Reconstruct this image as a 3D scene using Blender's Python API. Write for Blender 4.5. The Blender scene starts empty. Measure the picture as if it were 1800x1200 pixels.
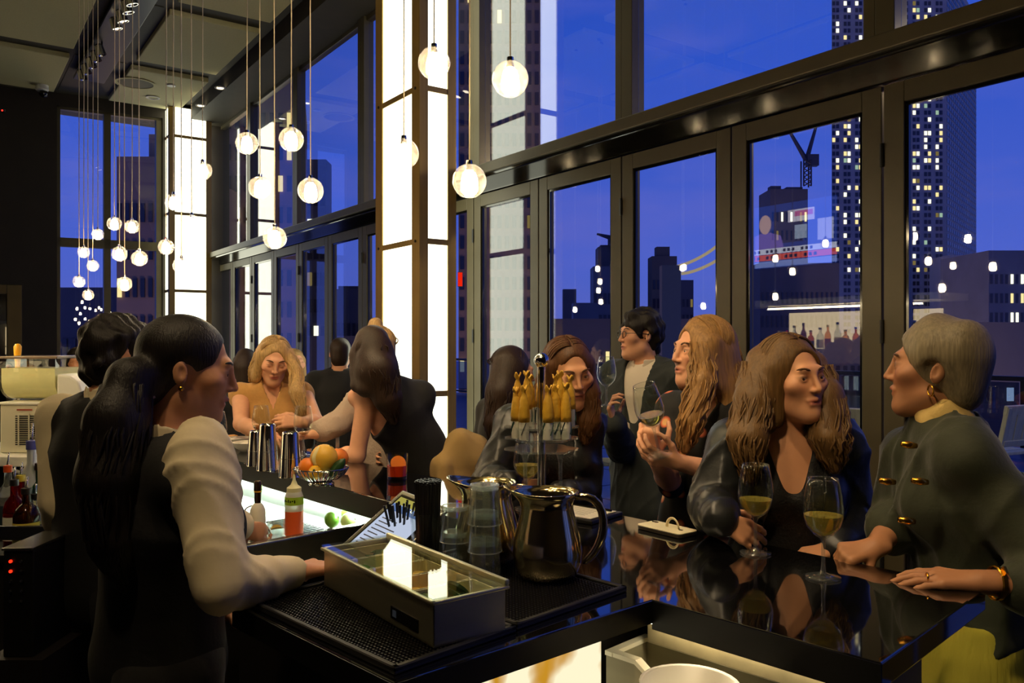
import bpy, math, random
import numpy as np
from mathutils import Vector, Matrix
random.seed(7)
rng = np.random.default_rng(7)
S = bpy.context.scene
COL = S.collection
PI = math.pi
V = Vector
# ---------------------------------------------------------------- camera, sky, exposure
CZ = 1.6
F = 1440.0
cam_d = bpy.data.cameras.new('camera'); cam = bpy.data.objects.new('camera', cam_d); COL.objects.link(cam)
cam_d.sensor_width = 36.0; cam_d.lens = 28.8; cam_d.clip_start = 0.02; cam_d.clip_end = 3000
cam.location = (0, 0, CZ); cam.rotation_euler = (PI / 2, 0, 0)
S.camera = cam
S.view_settings.view_transform = 'Standard'; S.view_settings.look = 'None'
S.view_settings.exposure = 0.12; S.view_settings.gamma = 1.0; S.view_settings.use_curve_mapping = False
S.cycles.transparent_max_bounces = 24
W = bpy.data.worlds.new('dusk_sky'); S.world = W; W.use_nodes = True
nt = W.node_tree; nt.nodes.clear()
def nn(t, typ, **kw):
    n = t.nodes.new(typ)
    for k, v in kw.items(): setattr(n, k, v)
    return n
wo = nn(nt, 'ShaderNodeOutputWorld'); wb = nn(nt, 'ShaderNodeBackground'); tc = nn(nt, 'ShaderNodeTexCoord')
sx = nn(nt, 'ShaderNodeSeparateXYZ'); rmp = nn(nt, 'ShaderNodeValToRGB')
nt.links.new(tc.outputs['Generated'], sx.inputs[0]); nt.links.new(sx.outputs['Z'], rmp.inputs[0])
def lin(c):
    out = []
    for x in c[:3]:
        x = x / 255.0
        out.append(x / 12.92 if x <= 0.04045 else ((x + 0.055) / 1.055) ** 2.4)
    return (out[0], out[1], out[2], 1.0)
cr = rmp.color_ramp
cr.elements[0].position = 0.0; cr.elements[0].color = lin((84, 94, 172))
cr.elements[1].position = 0.75; cr.elements[1].color = lin((30, 58, 146))
e = cr.elements.new(0.10); e.color = lin((74, 92, 184))
e = cr.elements.new(0.32); e.color = lin((44, 78, 180))
mp = nn(nt, 'ShaderNodeMapping'); mp.inputs['Scale'].default_value = (2.0, 2.0, 7.0)
nz = nn(nt, 'ShaderNodeTexNoise'); nz.inputs['Scale'].default_value = 2.2; nz.inputs['Detail'].default_value = 5
cl = nn(nt, 'ShaderNodeValToRGB'); cl.color_ramp.elements[0].position = 0.48; cl.color_ramp.elements[0].color = (0, 0, 0, 1)
cl.color_ramp.elements[1].position = 0.75; cl.color_ramp.elements[1].color = (0.6, 0.6, 0.6, 1)
mx = nn(nt, 'ShaderNodeMixRGB'); mx.inputs[2].default_value = lin((96, 98, 180))
nt.links.new(tc.outputs['Generated'], mp.inputs[0]); nt.links.new(mp.outputs[0], nz.inputs['Vector'])
nt.links.new(nz.outputs[0], cl.inputs[0]); nt.links.new(cl.outputs[0], mx.inputs[0]); nt.links.new(rmp.outputs[0], mx.inputs[1])
nt.links.new(mx.outputs[0], wb.inputs[0]); wb.inputs[1].default_value = 1.5
nt.links.new(wb.outputs[0], wo.inputs[0])
PANEL_GLOW = 3.2      # backlit column panels
BULB_GLOW = 85.0      # pendant cores
SPOT_W = 95.0         # added spots over the bar, without fixtures

# ---------------------------------------------------------------- helpers
def P(u, v, Y):
    return V(((u - 900) / F * Y, Y, CZ + (600 - v) / F * Y))
def PZ(u, v, z):
    Y = (CZ - z) * F / (v - 600)
    return V(((u - 900) / F * Y, Y, z))
NX, NY = 0.819, 0.574           # window wall normal (outward)
def WP(n, t, z=0.0):            # window-wall frame
    return V((n * NX + t * NY, n * NY - t * NX, z))
WA = math.atan2(-NX, NY)        # rotation that turns +x into t direction
RQ = math.sqrt(0.5)
def BP(a, b, z=0.0):            # bar frame
    return V(((b - a) * RQ, (a + b) * RQ, z))
def rotz(a): return Matrix.Rotation(a, 3, 'Z')
class M:
    def __init__(s): s.v = []; s.f = []
    def add(s, vs, fs):
        o = len(s.v); s.v.extend([tuple(x) for x in vs]); s.f.extend([tuple(i + o for i in f) for f in fs]); return s
    def box(s, c, d, R=None, taper=1.0):
        vs = []
        for z in (-.5, .5):
            k = 1.0 if z < 0 else taper
            for x, y in ((-.5, -.5), (.5, -.5), (.5, .5), (-.5, .5)):
                p = V((x * d[0] * k, y * d[1] * k, z * d[2]))
                if R is not None: p = R @ p
                vs.append(p + V(c))
        return s.add(vs, [(3, 2, 1, 0), (4, 5, 6, 7), (0, 1, 5, 4), (1, 2, 6, 5), (2, 3, 7, 6), (3, 0, 4, 7)])
    def prism(s, poly, z0, z1):
        n = len(poly)
        area = sum(poly[i][0] * poly[(i + 1) % n][1] - poly[(i + 1) % n][0] * poly[i][1] for i in range(n))
        if area < 0: poly = poly[::-1]
        vs = [(p[0], p[1], z0) for p in poly] + [(p[0], p[1], z1) for p in poly]
        fs = [tuple(range(n))[::-1], tuple(range(n, 2 * n))] + [(i, (i + 1) % n, n + (i + 1) % n, n + i) for i in range(n)]
        return s.add(vs, fs)
    def extrude(s, poly3, d):
        n = len(poly3); d = V(d)
        vs = [V(p) for p in poly3] + [V(p) + d for p in poly3]
        fs = [tuple(range(n))[::-1], tuple(range(n, 2 * n))] + [(i, (i + 1) % n, n + (i + 1) % n, n + i) for i in range(n)]
        return s.add(vs, fs)
    def lathe(s, prof, n=24, c=(0, 0, 0), R=None, cap=True):
        vs = []; fs = []; c = V(c)
        for r, z in prof:
            for i in range(n):
                a = 2 * PI * i / n
                p = V((r * math.cos(a), r * math.sin(a), z))
                if R is not None: p = R @ p
                vs.append(p + c)
        m = len(prof)
        for j in range(m - 1):
            for i in range(n):
                k = (i + 1) % n
                fs.append((j * n + i, j * n + k, (j + 1) * n + k, (j + 1) * n + i))
        if cap:
            if prof[0][0] > 1e-6: fs.append(tuple(range(n))[::-1])
            if prof[-1][0] > 1e-6: fs.append(tuple(range((m - 1) * n, m * n)))
        return s.add(vs, fs)
    def tube(s, pts, r, n=8, cap=True, flat=None):
        pts = [V(p) for p in pts]; m = len(pts)
        rr = r if isinstance(r, (list, tuple)) else [r] * m
        vs = []; fs = []; up = None
        for i, p in enumerate(pts):
            d = (pts[min(i + 1, m - 1)] - pts[max(i - 1, 0)])
            d = d.normalized() if d.length > 1e-9 else V((0, 0, 1))
            if up is None:
                ref = V((0, 0, 1)) if abs(d.z) < .9 else V((1, 0, 0))
                up = ref
            x = up.cross(d)
            if x.length < 1e-6: x = V((1, 0, 0)).cross(d)
            x.normalize(); y = d.cross(x).normalized(); up = y
            for k in range(n):
                a = 2 * PI * k / n
                fy = flat if flat else 1.0
                vs.append(p + x * (math.cos(a) * rr[i]) + y * (math.sin(a) * rr[i] * fy))
        for j in range(m - 1):
            for i in range(n):
                k = (i + 1) % n
                fs.append((j * n + i, j * n + k, (j + 1) * n + k, (j + 1) * n + i))
        if cap: fs.append(tuple(range(n))[::-1]); fs.append(tuple(range((m - 1) * n, m * n)))
        return s.add(vs, fs)
    def sph(s, c, r, nu=20, nv=12, sc=(1, 1, 1), R=None):
        prof = [(max(1e-7, r * math.sin(PI * j / nv)), -r * math.cos(PI * j / nv)) for j in range(nv + 1)]
        vs0 = M().lathe(prof, nu, cap=False)
        vs = []
        for p in vs0.v:
            q = V((p[0] * sc[0], p[1] * sc[1], p[2] * sc[2]))
            if R is not None: q = R @ q
            vs.append(q + V(c))
        return s.add(vs, vs0.f)
    def build(s, name, mat, parent=None, smooth=False, bevel=0.0, world=True, sub=0, seg=2):
        me = bpy.data.meshes.new(name)
        off = V((0, 0, 0))
        if parent is not None and world:
            q = parent
            while q is not None: off += q.location; q = q.parent
        vs = [(p[0] - off.x, p[1] - off.y, p[2] - off.z) for p in s.v] if off.length > 0 else s.v
        me.from_pydata(vs, [], s.f); me.update()
        if mat is not None: me.materials.append(mat)
        o = bpy.data.objects.new(name, me); COL.objects.link(o)
        if parent is not None: o.parent = parent
        if smooth:
            me.polygons.foreach_set('use_smooth', [True] * len(me.polygons))
            if smooth != 'all':
                try: me.set_sharp_from_angle(angle=math.radians(40))
                except Exception: pass
        if bevel > 0:
            b = o.modifiers.new('bevel', 'BEVEL'); b.width = bevel; b.segments = seg; b.limit_method = 'ANGLE'; b.angle_limit = math.radians(35)
        if sub:
            b = o.modifiers.new('sub', 'SUBSURF'); b.levels = sub; b.render_levels = sub
        return o
def thing(name, label, cat, loc=(0, 0, 0), rz=0.0, group=None):
    o = bpy.data.objects.new(name, None); COL.objects.link(o); o.location = loc; o.rotation_euler = (0, 0, rz)
    o.empty_display_size = 0.05
    o['label'] = label; o['category'] = cat
    if group: o['group'] = group
    return o
def tag(o, label=None, cat=None, group=None, kind=None):
    if label: o['label'] = label
    if cat: o['category'] = cat
    if group: o['group'] = group
    if kind: o['kind'] = kind
    return o
def dup(o, loc, rz=None, label=None, group=None, parent=None):
    c = o.copy(); COL.objects.link(c)
    if parent is None:
        c.location = loc
        if rz is not None: c.rotation_euler = (0, 0, rz)
        if label: c['label'] = label
        if group: c['group'] = group
    else: c.parent = parent
    for ch in o.children: dup(ch, None, parent=c)
    return c

# ---------------------------------------------------------------- materials
def mat(name, col, rough=0.5, metal=0.0, emit=None, es=0.0, noise=0.0, nscale=8.0, bump=0.0, bscale=40.0, spec=0.5, coat=0.0, ior=1.5, stretch=None, sheen=0.0, sss=0.0, trans=0.0, vcol=False):
    m = bpy.data.materials.new(name); m.use_nodes = True
    t = m.node_tree; b = t.nodes['Principled BSDF']
    c = lin(col)
    b.inputs['Base Color'].default_value = c; b.inputs['Roughness'].default_value = rough; b.inputs['Metallic'].default_value = metal
    b.inputs['Specular IOR Level'].default_value = spec; b.inputs['IOR'].default_value = ior
    b.inputs['Coat Weight'].default_value = coat; b.inputs['Coat Roughness'].default_value = 0.05
    b.inputs['Sheen Weight'].default_value = sheen
    b.inputs['Transmission Weight'].default_value = trans
    if sss:
        b.inputs['Subsurface Weight'].default_value = sss; b.inputs['Subsurface Radius'].default_value = (0.01, 0.004, 0.002)
    if emit is not None:
        b.inputs['Emission Color'].default_value = lin(emit); b.inputs['Emission Strength'].default_value = es
    if noise or bump or stretch:
        tcn = nn(t, 'ShaderNodeTexCoord'); mpn = nn(t, 'ShaderNodeMapping')
        if stretch: mpn.inputs['Scale'].default_value = stretch
        t.links.new(tcn.outputs['Object'], mpn.inputs[0])
    base = None
    if vcol:
        at = nn(t, 'ShaderNodeAttribute'); at.attribute_name = 'tint'; base = at.outputs['Color']
        t.links.new(base, b.inputs['Base Color'])
    if noise:
        n1 = nn(t, 'ShaderNodeTexNoise'); n1.inputs['Scale'].default_value = nscale; n1.inputs['Detail'].default_value = 4
        t.links.new(mpn.outputs[0], n1.inputs['Vector'])
        mr = nn(t, 'ShaderNodeMapRange'); mr.inputs[1].default_value = 0.25; mr.inputs[2].default_value = 0.75
        mr.inputs[3].default_value = 1 - noise; mr.inputs[4].default_value = 1 + noise
        t.links.new(n1.outputs[0], mr.inputs[0])
        ml = nn(t, 'ShaderNodeVectorMath', operation='MULTIPLY')
        if base is None: ml.inputs[0].default_value = c[:3]
        else: t.links.new(base, ml.inputs[0])
        t.links.new(mr.outputs[0], ml.inputs[1]); t.links.new(ml.outputs[0], b.inputs['Base Color'])
    if bump:
        n2 = nn(t, 'ShaderNodeTexNoise'); n2.inputs['Scale'].default_value = bscale; n2.inputs['Detail'].default_value = 3
        t.links.new(mpn.outputs[0], n2.inputs['Vector'])
        bp = nn(t, 'ShaderNodeBump'); bp.inputs['Strength'].default_value = bump; bp.inputs['Distance'].default_value = 0.004
        t.links.new(n2.outputs[0], bp.inputs['Height']); t.links.new(bp.outputs[0], b.inputs['Normal'])
    return m
def glass_mat(name, tint=(255, 255, 255), ior=1.5, rough=0.0, refl=(1, 1, 1, 1)):
    """Thin clear glass: Fresnel mix of straight transmission and mirror reflection."""
    m = bpy.data.materials.new(name); m.use_nodes = True; t = m.node_tree; t.nodes.clear()
    o = nn(t, 'ShaderNodeOutputMaterial'); mixs = nn(t, 'ShaderNodeMixShader'); tr = nn(t, 'ShaderNodeBsdfTransparent')
    gl = nn(t, 'ShaderNodeBsdfGlossy'); fr = nn(t, 'ShaderNodeFresnel')
    tr.inputs[0].default_value = lin(tint); gl.inputs[0].default_value = refl; gl.inputs['Roughness'].default_value = rough
    ge = nn(t, 'ShaderNodeNewGeometry'); mr = nn(t, 'ShaderNodeMapRange')
    mr.inputs[3].default_value = ior; mr.inputs[4].default_value = 1.0 / ior
    t.links.new(ge.outputs['Backfacing'], mr.inputs[0]); t.links.new(mr.outputs[0], fr.inputs[0])
    t.links.new(fr.outputs[0], mixs.inputs[0]); t.links.new(tr.outputs[0], mixs.inputs[1]); t.links.new(gl.outputs[0], mixs.inputs[2])
    t.links.new(mixs.outputs[0], o.inputs[0])
    return m
def emit_mat(name, col, s):
    m = bpy.data.materials.new(name); m.use_nodes = True; t = m.node_tree; t.nodes.clear()
    o = nn(t, 'ShaderNodeOutputMaterial'); em = nn(t, 'ShaderNodeEmission'); em.inputs[0].default_value = lin(col); em.inputs[1].default_value = s
    t.links.new(em.outputs[0], o.inputs[0]); return m
MT = {}
MT['bronze'] = mat('dark_bronze_metal', (78, 70, 50), 0.34, 0.7, noise=0.12, nscale=3)
MT['brass'] = mat('brushed_brass', (178, 146, 74), 0.42, 0.35, noise=0.1, nscale=5, stretch=(12, 12, 0.6))
MT['frame'] = mat('dark_grey_frame_paint', (84, 76, 54), 0.42, 0.2, noise=0.08)
MT['gloss_black'] = mat('gloss_black_lacquer', (12, 11, 9), 0.10, 0.0, bump=0.05, bscale=6, coat=0.4)
MT['wall_dark'] = mat('dark_brown_plaster', (44, 36, 26), 0.7, noise=0.15, nscale=4)
MT['ceil_dark'] = mat('dark_ceiling_paint', (56, 50, 36), 0.7, noise=0.1)
MT['ceil_panel'] = mat('acoustic_ceiling_fabric', (190, 182, 138), 0.95, noise=0.06, nscale=60, bump=0.15, bscale=300)
MT['floor'] = mat('dark_polished_tile', (40, 40, 46), 0.28, noise=0.2, nscale=2.5)
MT['door_glass'] = glass_mat('window_glass', (235, 240, 245), 1.62)
MT['panel_glow'] = emit_mat('backlit_panel', (255, 255, 226), PANEL_GLOW)
MT['chrome'] = mat('chrome', (215, 212, 205), 0.08, 1.0)
MT['steel'] = mat('brushed_steel', (170, 168, 158), 0.27, 1.0, noise=0.08, nscale=6, stretch=(1, 1, 14))
MT['black_plastic'] = mat('black_plastic', (16, 15, 14), 0.4)
MT['black_rubber'] = mat('black_rubber', (14, 14, 13), 0.55)
MT['white_plastic'] = mat('white_plastic', (225, 222, 210), 0.35)

# ---------------------------------------------------------------- room shell
def wbox(m, n0, n1, t0, t1, z0, z1):
    c = WP((n0 + n1) / 2, (t0 + t1) / 2, (z0 + z1) / 2)
    return m.box(c, (abs(t1 - t0), abs(n1 - n0), abs(z1 - z0)), rotz(WA))
def fart(n): return -14.9 + 0.12 * n
TR = 3.2; NB = -3.6
def structure(o): o['kind'] = 'structure'; return o
fl = M(); wbox(fl, NB, 4.06, -16, TR, -0.2, 0.0); structure(fl.build('floor', MT['floor']))
cl_ = M(); wbox(cl_, NB, 4.1, -16, TR, 5.50, 5.7); ceil = structure(cl_.build('ceiling', MT['ceil_dark']))
k = M(); wbox(k, 3.42, 4.08, -14.7, TR, 5.30, 5.5); wbox(k, 3.42, 3.98, -14.7, TR, 5.27, 5.32)
k.build('bulkhead', MT['ceil_dark'], ceil)
cells = [(-14.35, -12.5), (-12.1, -10.15), (-9.75, -7.8), (-7.4, -5.45), (-5.05, -3.1), (-2.7, -.75), (-.35, 1.6)]
for (t0, t1) in cells:
    for (n0, n1) in ((2.22, 3.28), (-.55, 1.46), (-2.8, -.75)):
        pm = M(); wbox(pm, n0, n1, t0, t1, 5.43, 5.50); pm.build('panel', MT['ceil_panel'], ceil, bevel=.012)
    pm = M(); wbox(pm, 1.52, 2.16, t0, t1, 5.49, 5.505); pm.build('track_recess', MT['ceil_dark'], ceil)
wb_ = M(); wbox(wb_, NB - .2, NB, -16, TR, 0, 5.5); structure(wb_.build('wall_back', MT['wall_dark']))
wr_ = M(); wbox(wr_, NB, 4.1, TR, TR + .2, 0, 5.5); structure(wr_.build('wall_right', MT['wall_dark']))
# far wall with its window and glazed door
def fp(n, z, off=0.0): return WP(n, fart(n) + off, z)
def fbox(m, n0, n1, z0, z1, o0=-.1, o1=.1):
    poly = [fp(n0, 0, o0), fp(n1, 0, o0), fp(n1, 0, o1), fp(n0, 0, o1)]
    return m.prism([(p.x, p.y) for p in poly], z0, z1)
fw = M(); fbox(fw, NB, -0.3, 0, 5.5); fbox(fw, -.3, 1.06, 2.47, 5.5); fbox(fw, 1.06, 1.53, 0, 5.5)
fbox(fw, 1.53, 3.05, 5.30, 5.5); fbox(fw, 3.05, 4.1, 0, 5.5)
structure(fw.build('wall_far', MT['wall_dark']))
fr = M()
for n0, n1, z0, z1 in ((1.53, 1.58, 0, 5.3), (2.19, 2.29, 0, 5.3), (2.96, 3.05, 0, 5.3), (1.53, 3.05, 3.10, 3.24), (1.53, 3.05, 5.26, 5.3), (1.53, 3.05, 0, .12)):
    fbox(fr, n0, n1, z0, z1, -.05, .06)
fwin = structure(fr.build('window_1', MT['frame']))
for n0, n1 in ((1.58, 2.19), (2.29, 2.96)):
    for z0, z1 in ((.12, 3.1), (3.24, 5.26)):
        g = M(); fbox(g, n0, n1, z0, z1, -.004, .004); g.build('pane', MT['door_glass'], fwin)
fr = M(); fbox(fr, .86, 1.06, 0, 2.47, -.02, .14); fbox(fr, -.3, .86, 2.33, 2.47, -.02, .14); fbox(fr, -.3, -.12, 0, 2.33, -.02, .14)
fdoor = structure(fr.build('door_1', MT['bronze'], bevel=.006))
g = M(); fbox(g, -.12, .86, 0.02, 2.33, .04, .055); g.build('pane', glass_mat('dark_door_glass', (60, 62, 70), 2.2), fdoor)
fbk = M(); fbox(fbk, -.3, 1.06, 0, 2.47, -.5, -.4); structure(fbk.build('wall_vestibule', MT['wall_dark']))

# window wall: folding doors below, transom, tall windows above
tb = [-14.6, -13.6, -12.6, -11.6, -10.6, -9.6, -8.6, -7.43, -6.24, -5.265, -4.29, -3.315, -2.34, -1.365, -.39, .585, 1.56, 2.535, TR]
hinge_mesh = None
for i in range(len(tb) - 1):
    t0, t1 = tb[i] + .006, tb[i + 1] - .006
    st = min(.108, (t1 - t0) * .3)
    m = M()
    wbox(m, 3.95, 4.02, t0, t0 + st, .02, 2.905); wbox(m, 3.95, 4.02, t1 - st, t1, .02, 2.905)
    wbox(m, 3.95, 4.02, t0 + st, t1 - st, 2.80, 2.905); wbox(m, 3.95, 4.02, t0 + st, t1 - st, .02, .16)
    d = structure(m.build('door_%d' % (i + 2), MT['frame'], bevel=.004))
    g = M(); wbox(g, 3.982, 3.988, t0 + st, t1 - st, .16, 2.80); g.build('pane', MT['door_glass'], d)
    bd = M()
    for (a, b_, c, e_) in ((t0 + st, t0 + st + .018, .16, 2.8), (t1 - st - .018, t1 - st, .16, 2.8), (t0 + st, t1 - st, 2.782, 2.8), (t0 + st, t1 - st, .16, .178)):
        wbox(bd, 3.962, 3.98, a, b_, c, e_)
    bd.build('glazing_bead', MT['gloss_black'], d)
    if i % 2 == 1:
        for z in (.5, 1.65, 2.55):
            h = M().lathe([(.011, -.06), (.011, .06)], 8, WP(3.945, t1 + .006, z)); h.build('hinge', MT['black_plastic'], d)
tm = M()
wbox(tm, 3.74, 4.03, -14.7, TR, 2.975, 3.095)
structure(tm.build('trim_1', MT['gloss_black'], bevel=.012))
tm = M(); wbox(tm, 3.715, 3.76, -14.7, TR, 3.0, 3.085); structure(tm.build('trim_2', MT['frame'], bevel=.008))
tm = M(); wbox(tm, 3.93, 4.03, -14.7, TR, 2.91, 2.975); structure(tm.build('trim_3', MT['gloss_black']))
up = [-14.6, -12.7, -10.7, -8.6, -6.2, -4.25, -2.35, -.4, 1.5, TR]
for i in range(len(up) - 1):
    t0, t1 = up[i], up[i + 1]
    m = M()
    wbox(m, 3.93, 4.05, t0 - .02, t0 + .085, 3.095, 5.3); wbox(m, 3.93, 4.05, t1 - .085, t1 - .02, 3.095, 5.3)
    wbox(m, 3.96, 4.04, t0 + .085, t1 - .085, 5.22, 5.3); wbox(m, 3.9, 4.05, t0 + .085, t1 - .085, 3.095, 3.115)
    w = structure(m.build('window_%d' % (i + 2), MT['frame'], bevel=.004))
    g = M(); wbox(g, 3.992, 3.998, t0 + .085, t1 - .085, 3.115, 5.22); g.build('pane', MT['door_glass'], w)

# backlit columns
def column(n0, n1, t0, t1, label, sw_l, sw_r):
    c = WP((n0 + n1) / 2, (t0 + t1) / 2, 0)
    T = thing('light_column', label, 'column', c); T['kind'] = 'structure'
    core = M(); wbox(core, n0 + .03, n1 - .03, t0 + .03, t1 - .03, 0, 5.45); core.build('core', MT['wall_dark'], T)
    zb = [0.0, 1.165, 2.43, 3.695, 4.96, 5.45]
    # corner posts
    for nn_, tt_ in ((n0, t0), (n0, t1), (n1, t0), (n1, t1)):
        cp = M()
        sn = 1 if nn_ == n0 else -1; stt = 1 if tt_ == t0 else -1
        wbox(cp, nn_, nn_ + sn * .012, tt_, tt_ + stt * sw_l, 0, 5.45)
        wbox(cp, nn_, nn_ + sn * sw_r, tt_, tt_ + stt * .012, 0, 5.45)
        cp.build('corner_post', MT['brass'], T, bevel=.002)
    for j in range(len(zb) - 1):
        z0 = zb[j] + .022; z1 = zb[j + 1] - .022
        for (a, b_, c_, d_) in ((n0 + .012, n0 + .03, t0 + sw_l, t1 - sw_l), (n1 - .03, n1 - .012, t0 + sw_l, t1 - sw_l)):
            p = M(); wbox(p, a, b_, c_, d_, z0, z1); p.build('lit_panel', MT['panel_glow'], T)
        for (a, b_, c_, d_) in ((n0 + sw_r, n1 - sw_r, t0 + .012, t0 + .03), (n0 + sw_r, n1 - sw_r, t1 - .03, t1 - .012)):
            p = M(); wbox(p, a, b_, c_, d_, z0, z1); p.build('lit_panel', MT['panel_glow'], T)
        if j > 0:
            z = zb[j]; q = M()
            wbox(q, n0 + .004, n0 + .03, t0 + sw_l, t1 - sw_l, z - .024, z + .024); wbox(q, n1 - .03, n1 - .004, t0 + sw_l, t1 - sw_l, z - .024, z + .024)
            wbox(q, n0 + sw_r, n1 - sw_r, t0 + .004, t0 + .03, z - .024, z + .024); wbox(q, n0 + sw_r, n1 - sw_r, t1 - .03, t1 - .004, z - .024, z + .024)
            q.build('crossbar', MT['brass'], T, bevel=.002)
            for tt_ in (t0 + sw_l * .5, t1 - sw_l * .5):
                M().lathe([(.012, -.006), (.012, .006)], 10, WP(n0 - .003, tt_, z), rotz(WA) @ Matrix.Rotation(PI / 2, 3, 'X')).build('bolt', MT['bronze'], T)
    return T
column(3.236, 3.588, -6.765, -5.94, 'tall backlit white panel column with brass corners, the nearest and widest in view', .135, .082)
column(3.08, 3.75, -14.75, -14.10, 'backlit white panel column in the far corner of the room', .10, .09)
# ---------------------------------------------------------------- pendants, ceiling fittings
def globe_mat():
    m = glass_mat('pendant_globe_glass', (255, 252, 246), 1.45)
    t = m.node_tree; mix0 = [n for n in t.nodes if n.type == 'MIX_SHADER'][0]; out = [n for n in t.nodes if n.type == 'OUTPUT_MATERIAL'][0]
    tcn = nn(t, 'ShaderNodeTexCoord'); vo = nn(t, 'ShaderNodeTexVoronoi'); vo.inputs['Scale'].default_value = 75
    t.links.new(tcn.outputs['Object'], vo.inputs['Vector'])
    mr = nn(t, 'ShaderNodeMapRange'); mr.inputs[1].default_value = .1; mr.inputs[2].default_value = .75; mr.inputs[3].default_value = .005; mr.inputs[4].default_value = .06
    t.links.new(vo.outputs['Distance'], mr.inputs[0])
    tl = nn(t, 'ShaderNodeBsdfTranslucent'); tl.inputs[0].default_value = (.95, .93, .9, 1)
    df = nn(t, 'ShaderNodeBsdfDiffuse'); df.inputs[0].default_value = (.95, .93, .9, 1)
    ad = nn(t, 'ShaderNodeMixShader'); ad.inputs[0].default_value = .35
    t.links.new(tl.outputs[0], ad.inputs[1]); t.links.new(df.outputs[0], ad.inputs[2])
    m2 = nn(t, 'ShaderNodeMixShader'); t.links.new(mr.outputs[0], m2.inputs[0]); t.links.new(mix0.outputs[0], m2.inputs[1]); t.links.new(ad.outputs[0], m2.inputs[2])
    t.links.new(m2.outputs[0], out.inputs[0]); return m
MT['globe'] = globe_mat()
MT['bulb'] = emit_mat('pendant_core_glow', (255, 226, 176), BULB_GLOW)
MT['cord'] = mat('pale_cable', (190, 175, 140), 0.4)
pend = [  # u, v, pixel diameter, label
 (897, 139, 63, 'clear glass globe pendant highest in front of the tall windows beside the near column'),
 (825, 318, 59, 'large clear glass globe pendant hanging lowest beside the near column'),
 (763, 111, 56, 'clear glass globe pendant in front of the corner of the near column, near its top'),
 (710, 270, 52, 'clear glass globe pendant hanging before the wide lit face of the near column'),
 (546, 335, 44, 'glass globe pendant beside the pane of blue sky left of the near column'),
 (483, 418, 40, 'glass globe pendant hanging lowest above the woman in tan'),
 (457, 330, 39, 'glass globe pendant just above the lowest one over the woman in tan'),
 (512, 245, 42, 'upper glass globe pendant of the middle cluster, with the longest visible glow to its right'),
 (434, 252, 38, 'upper glass globe pendant of the middle cluster nearest the far corner column'),
 (356, 300, 32, 'glass globe pendant overlapping the upper edge of the far corner column'),
 (305, 355, 29, 'glass globe pendant beside the far column at its upper crossbar'),
 (337, 392, 30, 'glass globe pendant in front of the middle lit panel of the far column'),
 (319, 467, 29, 'glass globe pendant lowest in front of the far column'),
 (292, 434, 27, 'glass globe pendant touching the left edge of the far column'),
 (232, 398, 24, 'far glass globe pendant, right one of the pair at the window crossbar'),
 (201, 393, 24, 'far glass globe pendant, left one of the pair at the window crossbar'),
 (210, 446, 26, 'far glass globe pendant centred below the pair at the far window crossbar'),
 (245, 454, 27, 'far glass globe pendant below the pair, nearest the far column'),
 (219, 499, 25, 'far glass globe pendant hanging lowest right of the far window mullion'),
 (172, 412, 20, 'far glass globe pendant topmost before the left far window pane'),
 (147, 443, 20, 'far small glass globe pendant nearest the dark end wall, upper one'),
 (163, 467, 20, 'far small glass globe pendant in the middle of the left window pane'),
 (139, 495, 20, 'far small glass globe pendant nearest the dark end wall, lower one'),
 (155, 518, 19, 'far small glass globe pendant lowest of all over the left window pane'),
]
def uvs(m, r, nu, nv):  # slightly faceted, wavy globe
    return m
OFF = [((-1.55, 2.0, 2.55), 'added glass globe pendant over the bartenders, outside the picture beside the bottle rack'), ((-2.0, 2.65, 2.75), 'added unseen glass globe pendant over the aisle near the bottle rack'), ((-2.5, 3.25, 2.35), 'added unseen glass globe pendant over the back counter'), ((-1.1, 1.2, 2.7), 'added unseen glass globe pendant over the aisle beside the camera')]  # pendants added out of view to light the aisle and slush machine
for i, (u, v, dpx, lab) in enumerate(pend + [(0, 0, 50, l) for _, l in OFF]):
    Y = .1 * F / dpx * .985
    c = P(u, v, Y) if i < len(pend) else V(OFF[i - len(pend)][0]); r = .05
    T = thing('pendant_light', lab, 'lamp', c, group='glass globe pendants hanging over the bar')
    g = M().sph((0, 0, 0), r, 20, 14)
    go = g.build('glass_globe', MT['globe'], T, smooth=(i % 2 == 0 or dpx > 50), world=False)
    b = M().lathe([(.004, .026), (.018, .024), (.023, .008), (.025, -.012), (.024, -.03), (.014, -.042), (0, -.0435)], 14)
    b.build('bulb', MT['bulb'], T, smooth=True, world=False)
    s = M().lathe([(.003, .062), (.009, .06), (.010, .045), (.013, .03), (.0, .028)], 12); s.build('socket', MT['chrome'], T, smooth=True, world=False)
    hh = 5.45 - c.z
    cd = M().tube([(0, 0, .058), (.004 * math.sin(i), 0, hh * .5), (0, 0, hh - .005)], .0022 if dpx > 30 else .003, 6); cd.build('cord', MT['cord'], T, world=False)
    cp = M().lathe([(.02, hh - .03), (.02, hh - .005)], 16); cp.build('ceiling_cap', MT['black_plastic'], T, world=False)

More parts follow.
